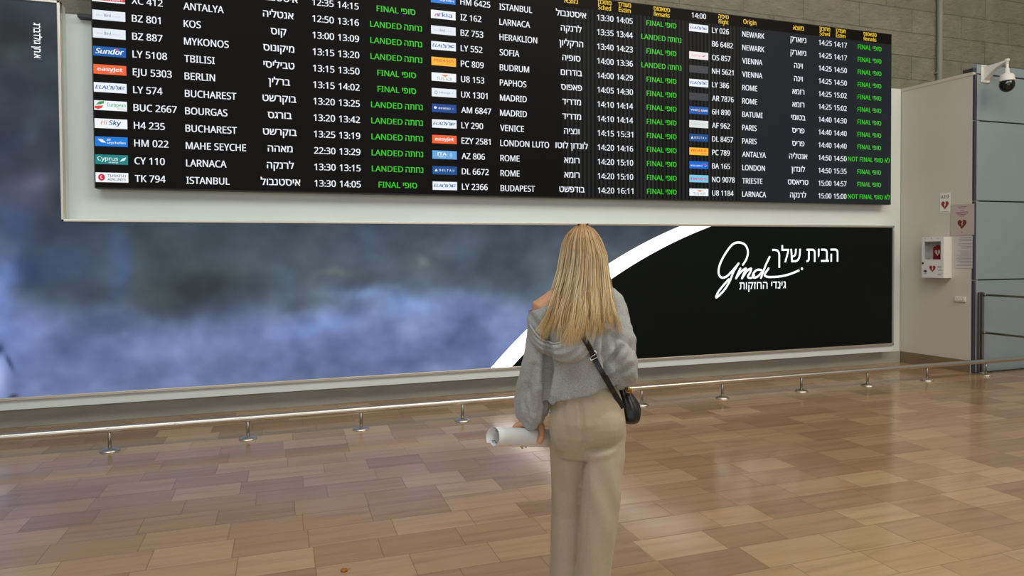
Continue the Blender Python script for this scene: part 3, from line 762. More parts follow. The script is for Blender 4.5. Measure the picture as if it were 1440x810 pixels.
# ------------------------------------------------------------------ tall barrier by the grey panels
tb = empty('metal_barrier', (8.35, 6.30, 0), 'waist-high dark steel barrier with two bars standing against the grey-blue panels', 'barrier')
bm = bmesh.new(); box(bm, (8.338, 6.29, 0.0), (8.366, 6.33, 1.03), 0.003); box(bm, (8.308, 6.31, 0.0), (8.328, 6.335, 1.025), 0.003); pl(link('upright', bm, M['darksteel'], tb))
bm = bmesh.new(); lathe(bm, [(0.038, 0), (0.038, .012), (0.025, .018)], (8.352, 6.305, 0), n=20); pl(link('floor_flange', bm, M['steel'], tb, smooth=True))
for z in (0.995, 0.52):
    bm = bmesh.new(); tube(bm, [(8.352, 6.31, z), (8.352, 5.2, z)], 0.014, 14); lathe(bm, [(0.02, 0), (0.02, 0.03), (.016, .034)], (8.352, 6.291, z), axis=(0, -1, 0), n=16)
    pl(link('bar', bm, M['darksteel'], tb, smooth=True))
bm = bmesh.new(); box(bm, (8.338, 5.185, 0.0), (8.366, 5.225, 1.03), 0.003); pl(link('upright', bm, M['darksteel'], tb))

# ------------------------------------------------------------------ surveillance camera
cc = empty('security_camera', (8.43, 6.352, 3.78), 'white security camera with black dome on an arm at the top of the grey-blue panels', 'security camera')
bm = bmesh.new(); box(bm, (8.352, 6.335, 3.665), (8.495, 6.352, 3.885), 0.006)
for dx in (8.368, 8.478):
    for dz in (3.682, 3.868): lathe(bm, [(.008, 0), (.008, .006), (.004, .009)], (dx, 6.335, dz), axis=(0, -1, 0), n=10)
pl(link('wall_plate', bm, M['white'], cc))
bm = bmesh.new()
rings = []
for k in range(9):
    t = k / 8; y = 6.338 - t * 0.27; zt = 3.865 + .03 * t * t - .015 * t; zb_ = 3.69 + .165 * (1 - (1 - t) ** 1.6); hw = 0.045 - .02 * t
    rings.append([bm.verts.new(p) for p in [(8.425 - hw, y, zb_), (8.425 + hw, y, zb_), (8.425 + hw, y, zt), (8.425 - hw, y, zt)]])
skinrings(bm, rings)
pl(link('bracket_arm', bm, M['white'], cc))
bm = bmesh.new(); lathe(bm, [(.026, 3.89), (.026, 3.865), (.017, 3.86), (.017, 3.78), (.026, 3.775), (.028, 3.72), (.062, 3.705), (.078, 3.685), (.082, 3.640), (.088, 3.634), (.088, 3.620), (.070, 3.618)], (8.425, 6.07, 0), n=32)
pl(link('housing', bm, M['white'], cc, smooth=True))
bm = bmesh.new(); ellipsoid(bm, (8.425, 6.07, 3.580), (.084, .084, .092), seg=32); pl(link('dome', bm, M['dome'], cc, smooth=True))

# ------------------------------------------------------------------ first-aid things on the side wall
sv = Vector((SB[0] - SA[0], SB[1] - SA[1], 0)); slen = sv.length; sv.normalize(); sn = Vector((-sv.y, sv.x, 0)) * -1   # along the wall towards us / out of the wall
if sn.x > 0: sn = -sn
def sp_(Y): return Vector((SA[0], SA[1], 0)) + sv * ((SA[1] - Y) / -sv.y)
def side(Y, z, out): p = sp_(Y) + sn * out; return Vector((p.x, p.y, z))
def sidebox(bm, Y0, Y1, z0, z1, o0, o1, mi=0, bev=0.0):
    n0 = len(bm.verts)
    q = [bm.verts.new(side(Y, z, o)) for Y in (Y0, Y1) for z in (z0, z1) for o in (o0, o1)]
    fs = []
    for idx in [(0, 1, 3, 2), (4, 6, 7, 5), (0, 4, 5, 1), (2, 3, 7, 6), (0, 2, 6, 4), (1, 5, 7, 3)]:
        f = bm.faces.new([q[i] for i in idx]); f.material_index = mi; fs.append(f)
    if bev:
        bmesh.ops.recalc_face_normals(bm, faces=fs)
        rr = bmesh.ops.bevel(bm, geom=list({e for f in fs for e in f.edges}), offset=bev, segments=2, affect='EDGES')
        for f in rr['faces']: f.material_index = mi
def sflat(off): return lambda x, z, l: side(-x, z, off + l)     # x grows towards the viewer's right: x = -Y
RED, DK = S(150, 34, 40), S(40, 40, 44)
def plain(bm, name, m): return link(name, bm, m)
# sign
bm = bmesh.new(); sidebox(bm, 6.785, 6.650, 2.048, 2.308, 0.0, 0.006, bev=.002); o = tag(link('aed_sign', bm, M['white']), 'small white sign reading AED over a red heart, above the white cabinet', 'sign')
F = Flat(sflat(.0075)); cx = -6.7175
F.text('A E D', cx, 2.238, .045, DK, align='C', width=.10); F.poly(heart(cx, 2.145, .10, .115), RED); F.poly(bolt(cx, 2.15, .035, .07), S(235, 235, 230), .001)
F.rect(cx - .055, 2.062, cx + .055, 2.068, S(150, 150, 150)); F.build('sign_print', M['print'], o)
# heart notice
bm = bmesh.new(); sidebox(bm, 6.645, 6.345, 1.748, 2.142, 0.0, 0.005); o = tag(link('instruction_notice', bm, M['alu']), 'pinkish framed notice with a dark red heart, right of the AED sign', 'notice')
F = Flat(sflat(.0058)); cx = -6.495
F.rect(-6.638, 1.755, -6.352, 2.135, S(186, 170, 162)); r_ = random.Random(3)
for k, (z, wd) in enumerate([(2.115, .12), (2.098, .09), (2.07, .05), (2.045, .16), (2.03, .15), (2.015, .11), (1.995, .06)]):
    F.rect(cx - wd / 2, z - .0035, cx + wd / 2, z + .0035, S(134, 100, 96), .0006)
F.poly(heart(cx, 1.885, .115, .13), S(112, 38, 34), .0006); F.poly(bolt(cx, 1.89, .035, .07), S(196, 170, 150), .0012)
F.disc(cx, 1.787, .006, .012, S(150, 90, 90), .0006); F.build('notice_print', M['print'], o)
# text sheet
bm = bmesh.new(); sidebox(bm, 6.600, 6.360, 1.325, 1.738, 0.0, 0.003); o = tag(link('text_sheet', bm, M['alu']), 'pale sheet of small grey text lines, right of the white cabinet', 'notice')
F = Flat(sflat(.0038)); F.rect(-6.596, 1.329, -6.364, 1.734, S(190, 184, 178))
for k in range(20):
    z = 1.715 - k * .0185
    if k in (3, 8): continue
    wd = .13 + .07 * r_.random(); c = S(150, 142, 140) if k < 13 or k > 16 else S(128, 126, 132)
    F.rect(-6.375 - wd, z - .003, -6.375, z + .003, c, .0006)
F.build('sheet_print', M['print'], o)
# cabinet
cb = empty('aed_cabinet', tuple(side(6.78, 1.2, 0)), 'white wall cabinet with a glass door and red heart, holding a red case', 'cabinet')
CY0, CY1, CZ0, CZ1, CD = 6.925, 6.628, 1.200, 1.733, 0.145
bm = bmesh.new()
sidebox(bm, CY0, CY1, CZ0, CZ1, 0.001, 0.008)
sidebox(bm, CY0, CY0 - .008, CZ0, CZ1, .008, CD); sidebox(bm, CY1 + .008, CY1, CZ0, CZ1, .008, CD)
sidebox(bm, CY0 - .008, CY1 + .008, CZ0, CZ0 + .008, .008, CD); sidebox(bm, CY0 - .008, CY1 + .008, CZ1 - .008, CZ1, .008, CD)
sidebox(bm, CY0 - .008, CY1 + .008, 1.42, 1.428, .008, CD - .01)
pl(link('body', bm, M['white'], cb))
bm = bmesh.new(); W0, W1, WZ0, WZ1 = CY0 - .035, CY1 + .04, 1.44, 1.675
for a in [(CY0, W0, CZ0, CZ1), (W1, CY1, CZ0, CZ1), (W0, W1, CZ0, WZ0), (W0, W1, WZ1, CZ1)]: sidebox(bm, *a, CD + .001, CD + .016, bev=.0015)
door = pl(link('door', bm, M['white'], cb))
bm = bmesh.new(); sidebox(bm, W0, W1, WZ0, WZ1, CD + .004, CD + .008); link('glass_pane', bm, M['glass'], door)
bm = bmesh.new(); lathe(bm, [(.013, 0), (.013, .006), (.008, .012)], side(CY0 - .02, 1.39, CD + .016), axis=sn, n=16); link('lock', bm, M['black'], door, smooth=True)
F = Flat(sflat(CD + .0168)); F.poly(heart(-6.775, 1.315, .085, .095), RED); F.poly(bolt(-6.775, 1.318, .028, .06), S(235, 225, 220), .0006)
F.poly([(-6.90, 1.285), (-6.872, 1.308), (-6.845, 1.285), (-6.872, 1.262)], S(70, 70, 72)); F.rect(-6.895, 1.25, -6.850, 1.256, S(120, 120, 120))
for k, (z, wd) in enumerate([(1.35, .05), (1.338, .05), (1.318, .035), (1.30, .045), (1.25, .05), (1.238, .04)]): F.rect(-6.655 - wd, z - .003, -6.655, z + .003, S(150, 148, 144))
for k in range(3): F.disc(-6.88 + k * .09, 1.715, .006, .004, S(90, 88, 84))
F.build('door_print', M['print'], door)
bm = bmesh.new(); sidebox(bm, 6.815, 6.675, 1.4285, 1.61, .025, .105, bev=.012); sidebox(bm, 6.79, 6.70, 1.61, 1.625, .05, .08, bev=.004)
o = tag(link('defibrillator_case', bm, M['red']), 'red defibrillator case behind the glass of the white wall cabinet', 'first aid case')
F = Flat(sflat(.1065)); F.poly(heart(-6.745, 1.525, .075, .085), S(214, 196, 190)); F.poly(bolt(-6.745, 1.527, .028, .055), RED, .0006); F.build('case_print', M['print'], o)
# sockets
ws = empty('wall_socket', tuple(side(6.505, .9, 0)), 'small white double socket low on the cream wall below the notices', 'socket')
bm = bmesh.new(); sidebox(bm, 6.575, 6.435, .897, .968, 0, .03, bev=.006); pl(link('cover', bm, M['socket'], ws))
for Y in (6.545, 6.505, 6.465):
    bm = bmesh.new(); lathe(bm, [(.016, 0), (.016, .006), (.012, .006), (.012, .003)], side(Y, .934, .03), axis=sn, n=18); pl(link('outlet', bm, M['socket'], ws, smooth=True))

# ------------------------------------------------------------------ woman
PX, PY = 1.178, 2.574
RZ = -YAW
wo = empty('person', (PX, PY, 0), 'blonde woman in a grey sweatshirt and beige trousers facing the board', 'person', rz=RZ)
# body: one skin, fused from head, neck, trunk, limbs and fingers
HC = Vector((-0.010, 0.022, 1.552))
bm = bmesh.new()
ellipsoid(bm, HC + Vector((0, -.005, .022)), (.073, .091, .086), seg=32)                 # skull
ellipsoid(bm, HC + Vector((0, .028, -.042)), (.056, .062, .070), seg=28)                 # face and jaw
ellipsoid(bm, HC + Vector((0, .062, -.092)), (.022, .022, .018))                         # chin
tube(bm, [HC + Vector((0, .086, .012)), HC + Vector((0, .100, -.018)), HC + Vector((0, .104, -.033))], [.007, .010, .012], 12)   # nose
ellipsoid(bm, HC + Vector((-.010, .096, -.034)), (.008, .009, .007)); ellipsoid(bm, HC + Vector((.010, .096, -.034)), (.008, .009, .007))
ellipsoid(bm, HC + Vector((0, .083, -.062)), (.023, .012, .006)); ellipsoid(bm, HC + Vector((0, .082, -.071)), (.020, .012, .007))
for s in (-1, 1):
    ellipsoid(bm, HC + Vector((s * .074, .005, -.018)), (.009, .018, .030))              # ears
    ellipsoid(bm, HC + Vector((s * .032, .074, -.022)), (.022, .014, .018))              # cheeks
    tube(bm, [HC + Vector((s * .014, .086, .020)), HC + Vector((s * .032, .083, .025)), HC + Vector((s * .048, .068, .018))], .006, 8)
tube(bm, [(-.008, .0, 1.36), (-.009, .012, 1.43), (-.010, .022, 1.50)], [.056, .050, .050], 20)
loft(bm, [(-.0, .0, .79, .10, .07), (0, -.005, .88, .125, .085), (-.005, .0, .97, .118, .080), (-.01, .005, 1.05, .112, .085), (-.015, .01, 1.17, .125, .098), (-.018, .008, 1.27, .135, .095), (-.018, .0, 1.34, .125, .075), (-.012, .0, 1.385, .08, .055)], 36)
SHL, ELL, WRL = Vector((-.172, 0, 1.325)), Vector((-.212, -.005, 1.09)), Vector((-.212, .03, .862))
tube(bm, [(-.08, 0, 1.365), (-.13, 0, 1.352), SHL, (-.184, 0, 1.25), (-.196, 0, 1.17), ELL, (-.218, .005, 1.02), (-.215, .02, .93), WRL], [.045, .052, .055, .048, .042, .036, .038, .03, .023], 20)
tube(bm, [(.05, 0, 1.355), (.09, 0, 1.345), (.115, -.005, 1.32), (.132, -.015, 1.22), (.145, -.02, 1.13), (.15, -.015, 1.06), (.14, .05, 1.035), (.115, .14, 1.025), (.085, .215, 1.025)], [.042, .043, .042, .040, .040, .037, .038, .03, .023], 20)
for s, cx, cy in ((-1, -.083, .052), (1, .02, -.05)):
    tube(bm, [(s * .068, -.005, .82), (s * .07 * .8 + cx * .25, cy * .6, .66), (cx, cy, .46), (cx, cy - .01, .28), (cx, cy, .10), (cx, cy, .05)], [.060, .055, .042, .042, .034, .036], 20)
    ellipsoid(bm, (cx, cy + .05, .035), (.038, .10, .03))
def finger(pts, r0): tube(bm, catmull(pts, 4), [r0 * (1 - .25 * k / (4 * (len(pts) - 1))) for k in range(4 * (len(pts) - 1) + 1)], 10); ellipsoid(bm, pts[-1], (r0 * .76,) * 3, seg=10)
# left hand draped over the paper roll: palm on top, fingers down the far side, thumb down the near side
RA = Vector((.76, .60, -.19)).normalized()
RC = Vector((-.222, .045, .778)); RR = .041
def roll_pt(t, ang, r):      # t along the roll, ang 0 = top, + towards the far side
    up = (Vector((0, 0, 1)) - RA * RA.z).normalized(); far = Vector((-RA.y, RA.x, 0)).normalized()
    return RC + RA * t + (up * cos(ang) + far * sin(ang)) * r
tube(bm, catmull([roll_pt(-.012, .0, RR + .018), roll_pt(-.045, .15, RR + .016), roll_pt(-.072, .55, RR + .011), roll_pt(-.076, 1.0, RR + .009)], 4), [.015, .0145, .014, .0135, .013, .0125, .012, .0118, .0115, .011, .0105, .010, .009], 12)
palm = [WRL + Vector((0, .002, .0)), roll_pt(-.004, -.1, RR + .026), roll_pt(-.012, .35, RR + .018), roll_pt(-.014, .8, RR + .013)]
tube(bm, catmull(palm, 4), [.022] * 3 + [.027] * 4 + [.030] * 4 + [.028] * 2, 16, flat=.55, ref=(0, 0, 1))
for k, (dt, ln) in enumerate(((-.034, 1.12), (-.010, 1.05), (.013, .85))):
    finger([roll_pt(dt * .7 - .002, .55, RR + .014), roll_pt(dt, 1.0, RR + .010), roll_pt(dt, 1.0 + .62 * ln, RR + .008), roll_pt(dt, 1.0 + 1.15 * ln, RR + .0075), roll_pt(dt, 1.0 + 1.6 * ln, RR + .007)], .0085)
tube(bm, catmull([roll_pt(.012, -.05, RR + .030), roll_pt(.012, -.5, RR + .020), roll_pt(.008, -.95, RR + .014), roll_pt(.002, -1.4, RR + .0115), roll_pt(-.004, -1.85, RR + .0095)], 4), [.017, .0175, .0175, .017, .0165, .016, .0155, .015, .014, .0135, .013, .0135, .0135, .013, .0125, .011, .008], 14)
# right hand in front of the belly, lightly curled
WRR = Vector((.085, .215, 1.025)); fd = Vector((-.75, .55, .1)).normalized(); sd = Vector((0, 0, 1)); od = fd.cross(sd).normalized()
if od.y < 0: od = -od
tube(bm, [WRR, WRR + fd * .03, WRR + fd * .06, WRR + fd * .085], [.022, .030, .034, .032], 16, flat=.5, ref=od)
for k, ln in enumerate((.92, 1.05, 1.0, .8)):
    b0 = WRR + fd * .078 + sd * (.027 - .018 * k)
    finger([b0, b0 + (fd * .036 - od * .006) * ln, b0 + (fd * .058 - od * .022) * ln, b0 + (fd * .064 - od * .043) * ln], .0085)
b0 = WRR + fd * .025 + sd * .026
finger([b0, b0 + sd * .022 + fd * .016 - od * .008, b0 + sd * .028 + fd * .044 - od * .016, b0 + sd * .026 + fd * .064 - od * .022], .0105)
body_me = union(bm, 0.0042, 5)
body = linkme('body', body_me, [M['skin'], M['lip']], wo, smooth=True)
for p in body_me.polygons:
    c = p.center - HC
    if c.y > .088 and abs(c.x) < .020 and -.076 < c.z < -.058: p.material_index = 1
for s in (-1, 1):
    bm = bmesh.new(); ellipsoid(bm, HC + Vector((s * .031, .076, .004)), (.0112, .0112, .0088), seg=20); e = link('eye', bm, M['eye'], wo, smooth=True)
    bm = bmesh.new(); lathe(bm, [(.0050, 0), (.0046, .0008), (.0001, .0010)], HC + Vector((s * .031, .0866, .004)), axis=(0, 1, 0), n=16); link('iris', bm, M['iris'], e)

def fold(me, amp, fx, fz, seed, zlo=None, zhi=None):
    me.update()
    nrm = [v.normal.copy() for v in me.vertices]
    for v, n_ in zip(me.vertices, nrm):
        c = v.co
        a = amp * fbm(c.x * fx + seed, c.y * fx, c.z * fz, 3)
        v.co = c + n_ * a

# trousers
bm = bmesh.new()
loft(bm, [(-.01, .0, 1.045, .118, .095), (-.008, .0, .99, .138, .108), (0, -.004, .93, .150, .116), (.004, -.010, .87, .155, .120), (.005, -.008, .81, .156, .115), (.003, 0, .755, .150, .104), (.0, .0, .72, .135, .09)], 48)
ellipsoid(bm, (-.088, -.036, .850), (.070, .074, .130)); ellipsoid(bm, (.058, -.052, .850), (.094, .084, .105))
loft(bm, [(-.070, .012, .80, .082, .100), (-.068, .028, .72, .084, .096), (-.066, .050, .575, .080, .090), (-.064, .062, .46, .078, .086), (-.070, .066, .27, .076, .090), (-.082, .064, .10, .078, .102), (-.088, .062, .012, .079, .110)], 36, p=2.0)
loft(bm, [(.068, -.014, .80, .084, .104), (.064, -.030, .72, .085, .100), (.053, -.052, .575, .080, .094), (.042, -.064, .46, .076, .090), (.020, -.068, .27, .068, .094), (.004, -.066, .10, .072, .106), (-.001, -.064, .012, .076, .112)], 36, p=2.0)
tr_me = union(bm, 0.005, 5)
bmT = bmesh.new(); bmT.from_mesh(tr_me)
for v in bmT.verts:
    c = v.co; n_ = v.normal
    a = .0055 * fbm(c.x * 9 + 3, c.y * 9, c.z * 1.6, 3) + .0010 * fbm(c.x * 26, c.y * 26, c.z * 2.5, 2)
    if c.y < 0:
        # seam between the seat halves, tucks hanging from the waistband, folds below the seat
        a += -.010 * math.exp(-((c.x - (-.041 + .10 * (1.0 - c.z))) / .0085) ** 2) * min(1, max(0, (c.z - .72) / .08)) * min(1, max(0, (1.03 - c.z) / .06))
        a += -.012 * math.exp(-((c.z - (.768 + .16 * (c.x - .02))) / .011) ** 2) * max(0, min(1, (c.x + .02) / .03)) * max(0, min(1, (.115 - c.x) / .05))
        a += .005 * math.exp(-((c.z - (.742 + .30 * (c.x - .02))) / .016) ** 2) * max(0, min(1, (c.x + .02) / .03)) * max(0, min(1, (.12 - c.x) / .05))
        a += .0028 * sin(c.x * 150 + 2 * sin(c.z * 9)) * max(0, min(1, (c.z - .86) / .10)) * max(0, min(1, (-c.x + .01) / .04))
        a += .003 * sin(c.x * 70 + c.z * 22) * math.exp(-((c.z - .62) / .14) ** 2) * (1 if c.x > 0 else .4)
    v.co = c + n_ * a
bmT.to_mesh(tr_me); bmT.free()
linkme('trousers', tr_me, M['trouser'], wo, smooth=True)

# sweatshirt
bm = bmesh.new()
loft(bm, [(-.022, .0, .985, .162, .122, .25), (-.022, .0, 1.02, .161, .128, .22), (-.020, .0, 1.09, .157, .130, .12), (-.018, .0, 1.19, .160, .128, .03), (-.020, .0, 1.28, .168, .115), (-.020, .0, 1.345, .162, .094), (-.015, .0, 1.40, .115, .078), (-.01, .005, 1.435, .075, .068)], 52)
tube(bm, catmull([(-.12, 0, 1.345), (-.158, 0, 1.325), (-.178, -.002, 1.22), (-.200, -.004, 1.10), (-.222, .004, .98), (-.230, .012, .915), (-.226, .022, .872), (-.214, .028, .845), (-.212, .03, .838)], 3),
     [.062, .066, .069, .069, .069, .068, .067, .065, .064, .062, .061, .061, .061, .061, .062, .062, .061, .059, .055, .048, .041, .036, .032, .030, .028], 24)
tube(bm, catmull([(.06, 0, 1.36), (.095, 0, 1.342), (.118, -.016, 1.26), (.132, -.032, 1.17), (.138, -.034, 1.10), (.140, -.012, 1.055), (.128, .06, 1.035), (.105, .14, 1.025), (.088, .20, 1.025)], 3),
     [.056, .060, .065, .066, .066, .067, .067, .068, .069, .070, .071, .071, .069, .067, .063, .062, .060, .058, .055, .052, .050, .047, .042, .034, .029], 24)
sw_me = union(bm, 0.0055, 3)
bmS = bmesh.new(); bmS.from_mesh(sw_me)
# off-the-shoulder neckline and open hem
pn = Vector((-.42, 0, 1)).normalized()
bmesh.ops.bisect_plane(bmS, geom=bmS.verts[:] + bmS.edges[:] + bmS.faces[:], plane_co=(-.22, 0, 1.318), plane_no=pn, clear_outer=True)
bmS.normal_update()
def groove(x, z, pts, depth, width):
    d = 1e9; tt = 0
    for i in range(len(pts) - 1):
        ax, az = pts[i]; bx, bz = pts[i + 1]; dx, dz = bx - ax, bz - az
        t = max(0, min(1, ((x - ax) * dx + (z - az) * dz) / (dx * dx + dz * dz)))
        q = math.hypot(x - ax - t * dx, z - az - t * dz)
        if q < d: d = q; tt = (i + t) / (len(pts) - 1)
    return -depth * math.exp(-(d / width) ** 2) * sin(pi * (.12 + .76 * tt)) + .35 * depth * math.exp(-((d - 2.2 * width) / (1.2 * width)) ** 2)
SW_FOLDS = [([(-.165, 1.215), (-.163, 1.08), (-.168, .95)], .026, .011), ([(.062, 1.235), (.056, 1.15), (.074, 1.07), (.105, 1.025)], .024, .011),
            ([(.128, 1.175), (.092, 1.135), (.070, 1.085)], .018, .010), ([(.105, 1.25), (.088, 1.19), (.066, 1.15)], .010, .012), ([(.030, 1.14), (.000, 1.07), (-.01, 1.01)], .008, .016),
            ([(-.07, 1.12), (-.09, 1.04), (-.11, .97)], .007, .018), ([(.165, 1.10), (.13, 1.075), (.10, 1.05)], .010, .010), ([(-.215, 1.10), (-.235, 1.0), (-.225, .91)], .012, .010),
            ([(-.245, 1.02), (-.258, .94), (-.24, .88)], .010, .009), ([(-.195, .99), (-.200, .92), (-.212, .86)], .010, .009), ([(-.225, 1.30), (-.20, 1.26), (-.16, 1.245)], .008, .010)]
def gl(x, m, s): return math.exp(-((x - m) / s) ** 2)
for v in bmS.verts:
    c = v.co; n_ = v.normal
    a = .011 * fbm(c.x * 7 + 11, c.y * 7, c.z * 4, 3) - .004 * max(0, 1 - abs(fbm(c.x * 4 + 2, c.y * 4, c.z * 5, 2)) * 5)
    if c.x < -.13: a += .012 * sin((c.x * .9 + c.y) * 70 + c.z * 12) * max(0, min(1, (1.22 - c.z) / .2)); a -= .004 * gl(c.z, .85, .02)
    if c.x > .06:
        d = (c.x - .075) * .6 + (c.z - 1.12) * .8
        a += .014 * (abs(sin(d * 42 + 1.2 * sin(c.z * 20))) - .6) * gl(c.z, 1.13, .10)
        a += .004 * sin(c.z * 60 + c.x * 40) * gl(c.z, 1.04, .05)
    if c.y < .04:
        for g in SW_FOLDS: a += groove(c.x, c.z, *g)
    if c.y < -.03 and -.13 < c.x < .08:
        a += .006 * sin(c.x * 36 + (c.z - 1.0) * 14 + 1) * gl(c.z, 1.05, .10)
    v.co = c + n_ * a
bmS.to_mesh(sw_me); bmS.free()
sw = linkme('sweatshirt', sw_me, M['sweat'], wo, smooth=True)
# hood lying on the back
def bvh_of(*objs):
    vs, fs = [], []
    for o in objs:
        k = len(vs); vs += [v.co.copy() for v in o.data.vertices]; fs += [tuple(i + k for i in p.vertices) for p in o.data.polygons]
    return BVHTree.FromPolygons(vs, fs)
T1 = bvh_of(body, sw)
def back(T, x, z, default=0.0):
    h = T.ray_cast(Vector((x, -1.0, z)), Vector((0, 1, 0)))
    return h[0].y if h[0] is not None else default
HOOD_RIM = catmull([(-.232, 0, 1.262), (-.205, 0, 1.225), (-.165, 0, 1.200), (-.115, 0, 1.205), (-.065, 0, 1.245), (-.02, 0, 1.30), (.03, 0, 1.35)], 6)
HOOD_LOW = catmull([(-.236, 0, 1.205), (-.205, 0, 1.165), (-.155, 0, 1.135), (-.095, 0, 1.118), (-.035, 0, 1.128), (.012, 0, 1.185), (.04, 0, 1.30)], 6)
bm = bmesh.new(); nk, nj = len(HOOD_RIM), 13
gridv = []
for i in range(nk):
    r_, l_ = HOOD_RIM[i], HOOD_LOW[i]; col_ = []
    e = sin(pi * i / (nk - 1)) ** .6
    for j in range(nj):
        t = j / (nj - 1); p = r_.lerp(l_, t)
        y = back(T1, p.x, p.z, -.06)
        bulge = .012 + .052 * e * (sin(pi * (t * .60 + .28))) + .004 * sin(t * 17 + i * .35) * e
        if j == nj - 1: bulge = .001
        col_.append(bm.verts.new((p.x, y - bulge, p.z)))
    # the rim folds back inside
    p = r_; yb = back(T1, p.x, p.z, -.06)
    inner = bm.verts.new((p.x, yb - .004, p.z - .012))
    gridv.append([inner] + col_)
for i in range(nk - 1):
    for j in range(nj): bm.faces.new((gridv[i][j], gridv[i + 1][j], gridv[i + 1][j + 1], gridv[i][j + 1]))
rim_pts = [v_[1].co + Vector((0, -.001, .001)) for v_ in gridv]
bmesh.ops.subdivide_edges(bm, edges=bm.edges[:], cuts=1, use_grid_fill=True, smooth=0.6)
tube(bm, rim_pts, .0042, 8)
hood = link('hood', bm, M['sweat'], sw, smooth=True)
T2 = bvh_of(body, sw, hood)

# hair: a cap and some two thousand locks falling from the crown
LEFT = [(1.19, -.228), (1.21, -.224), (1.235, -.214), (1.265, -.198), (1.29, -.186), (1.32, -.172), (1.374, -.151), (1.427, -.133), (1.483, -.117), (1.538, -.106), (1.591, -.095), (1.625, -.078), (1.647, -.060), (1.662, -.038), (1.672, -.012)]
RIGHT = [(1.19, .116), (1.235, .124), (1.265, .122), (1.29, .117), (1.32, .112), (1.374, .106), (1.427, .100), (1.483, .093), (1.538, .087), (1.591, .068), (1.625, .050), (1.647, .034), (1.662, .012), (1.672, -.012)]
DEEP = [(1.20, .10), (1.40, .088), (1.49, .103), (1.56, .114), (1.61, .103), (1.64, .082), (1.66, .048), (1.672, .016)]
bm = bmesh.new()
ellipsoid(bm, HC + Vector((0, -.012, .012)), (.082, .098, .094), seg=28)
rh = random.Random(11)
CROWN = Vector((-.012, -.012, 1.671))
def back_soft(x, z):
    return min(back(T2, x, z + d, 0) for d in (-.025, -.0125, 0, .0125, .025))
def lock(s, front, layer, zend, r0, wob, cl=0.0):
    """s -1..1 across the back; front: 0 back .. 1 beside the face; cl: clump it belongs to"""
    pts = []; N = 24
    ph = rh.random() * 6.28; f1 = 14 + 10 * rh.random()
    yprev = None; cph = cl * 37.0
    for k in range(N + 1):
        t = k / N
        z = 1.670 - (1.670 - zend) * (t ** 1.25)
        xl, xr = interp(LEFT, z), interp(RIGHT, z)
        xc, hw = (xl + xr) / 2, (xr - xl) / 2 - layer * .6
        low = max(0, (1.46 - z) / .26)
        sq = s + (cl - s) * min(.50, .12 + .42 * low)          # locks gather towards their clump lower down
        x = xc + hw * sq + wob * low * sin(f1 * z + ph) + .010 * low * sin(19 * z + cph) + .016 * low * low * sin(cph * 3)
        d = interp(DEEP, z)
        if front == 0:
            y = HC.y - .012 - d * math.sqrt(max(0, 1 - (.93 * s) ** 2)) + layer + .004 * sin(cph * 5)
            if z < 1.49:
                yb = back_soft(x, z) - .014 + layer * .45 - .006 * low * (1 + sin(cph * 7)) * .5 - .010 * (1 - abs(s)) * (1 - min(1, low))
                kk = min(1, (1.49 - z) / .10)
                y = min(y * (1 - kk) + yb * kk, yb)
        else:
            y = HC.y - .012 - d * .1 + (front * .095 if front > 0 else front * .07) * min(1, t * 5) + layer
            if z < 1.42: y += .02 * min(1, (1.42 - z) / .1) * front
        if yprev is not None: y = max(min(y, yprev + .028), yprev - .028)
        yprev = y
        pts.append(Vector((x, y, z)))
    if front == 0:       # a lock hangs taut over the bumps under it
        ys = [p.y for p in pts]
        for _ in range(30):
            ys = [ys[0]] + [min(ys[i], (ys[i - 1] + ys[i + 1]) / 2) for i in range(1, N)] + [ys[N]]
        for p, y in zip(pts, ys): p.y = y
    pts[0] = CROWN + Vector((.020 * s, .020 * front - .008, -.001 * rh.random()))
    rad = [r0 * (1.0 if k < N * .55 else 1.0 - .9 * ((k / N) - .55) / .45) for k in range(N + 1)]
    tube(bm, pts, rad, 4, caps=False, flat=.55, ref=(0, 1, 0))
END = [(-1, 1.212), (-.85, 1.208), (-.6, 1.205), (-.3, 1.195), (0, 1.192), (.25, 1.215), (.5, 1.225), (.8, 1.225), (1, 1.245)]
NCL = 64
CL = [(-1 + 2 * (i + .5) / NCL + rh.uniform(-.015, .015), rh.random() ** 1.6 * .070, rh.random()) for i in range(NCL)]
for q in range(2300):
    s = -1 + 2 * rh.random()
    if rh.random() < .16: s = math.copysign(rh.uniform(.90, .995), s)
    cl = min(CL, key=lambda c: abs(c[0] - s) + .03 * rh.random())
    layer = rh.random() ** 1.2 * .016 + cl[2] * .007
    zend = interp(END, s) + cl[1] + rh.random() ** 2.0 * .10 - .012 * rh.random()
    lock(s, 0, layer, zend, rh.uniform(.0009, .0024), rh.uniform(.003, .012), cl[0])
for q in range(620):
    sd_ = -1 if rh.random() < .5 else 1; fr_ = rh.random()
    s_ = sd_ * (.97 - .05 * rh.random())
    lock(s_, -.55 + 1.5 * fr_ + .001, rh.random() * .008, rh.uniform(1.32, 1.42), rh.uniform(.0015, .003), .003, s_)
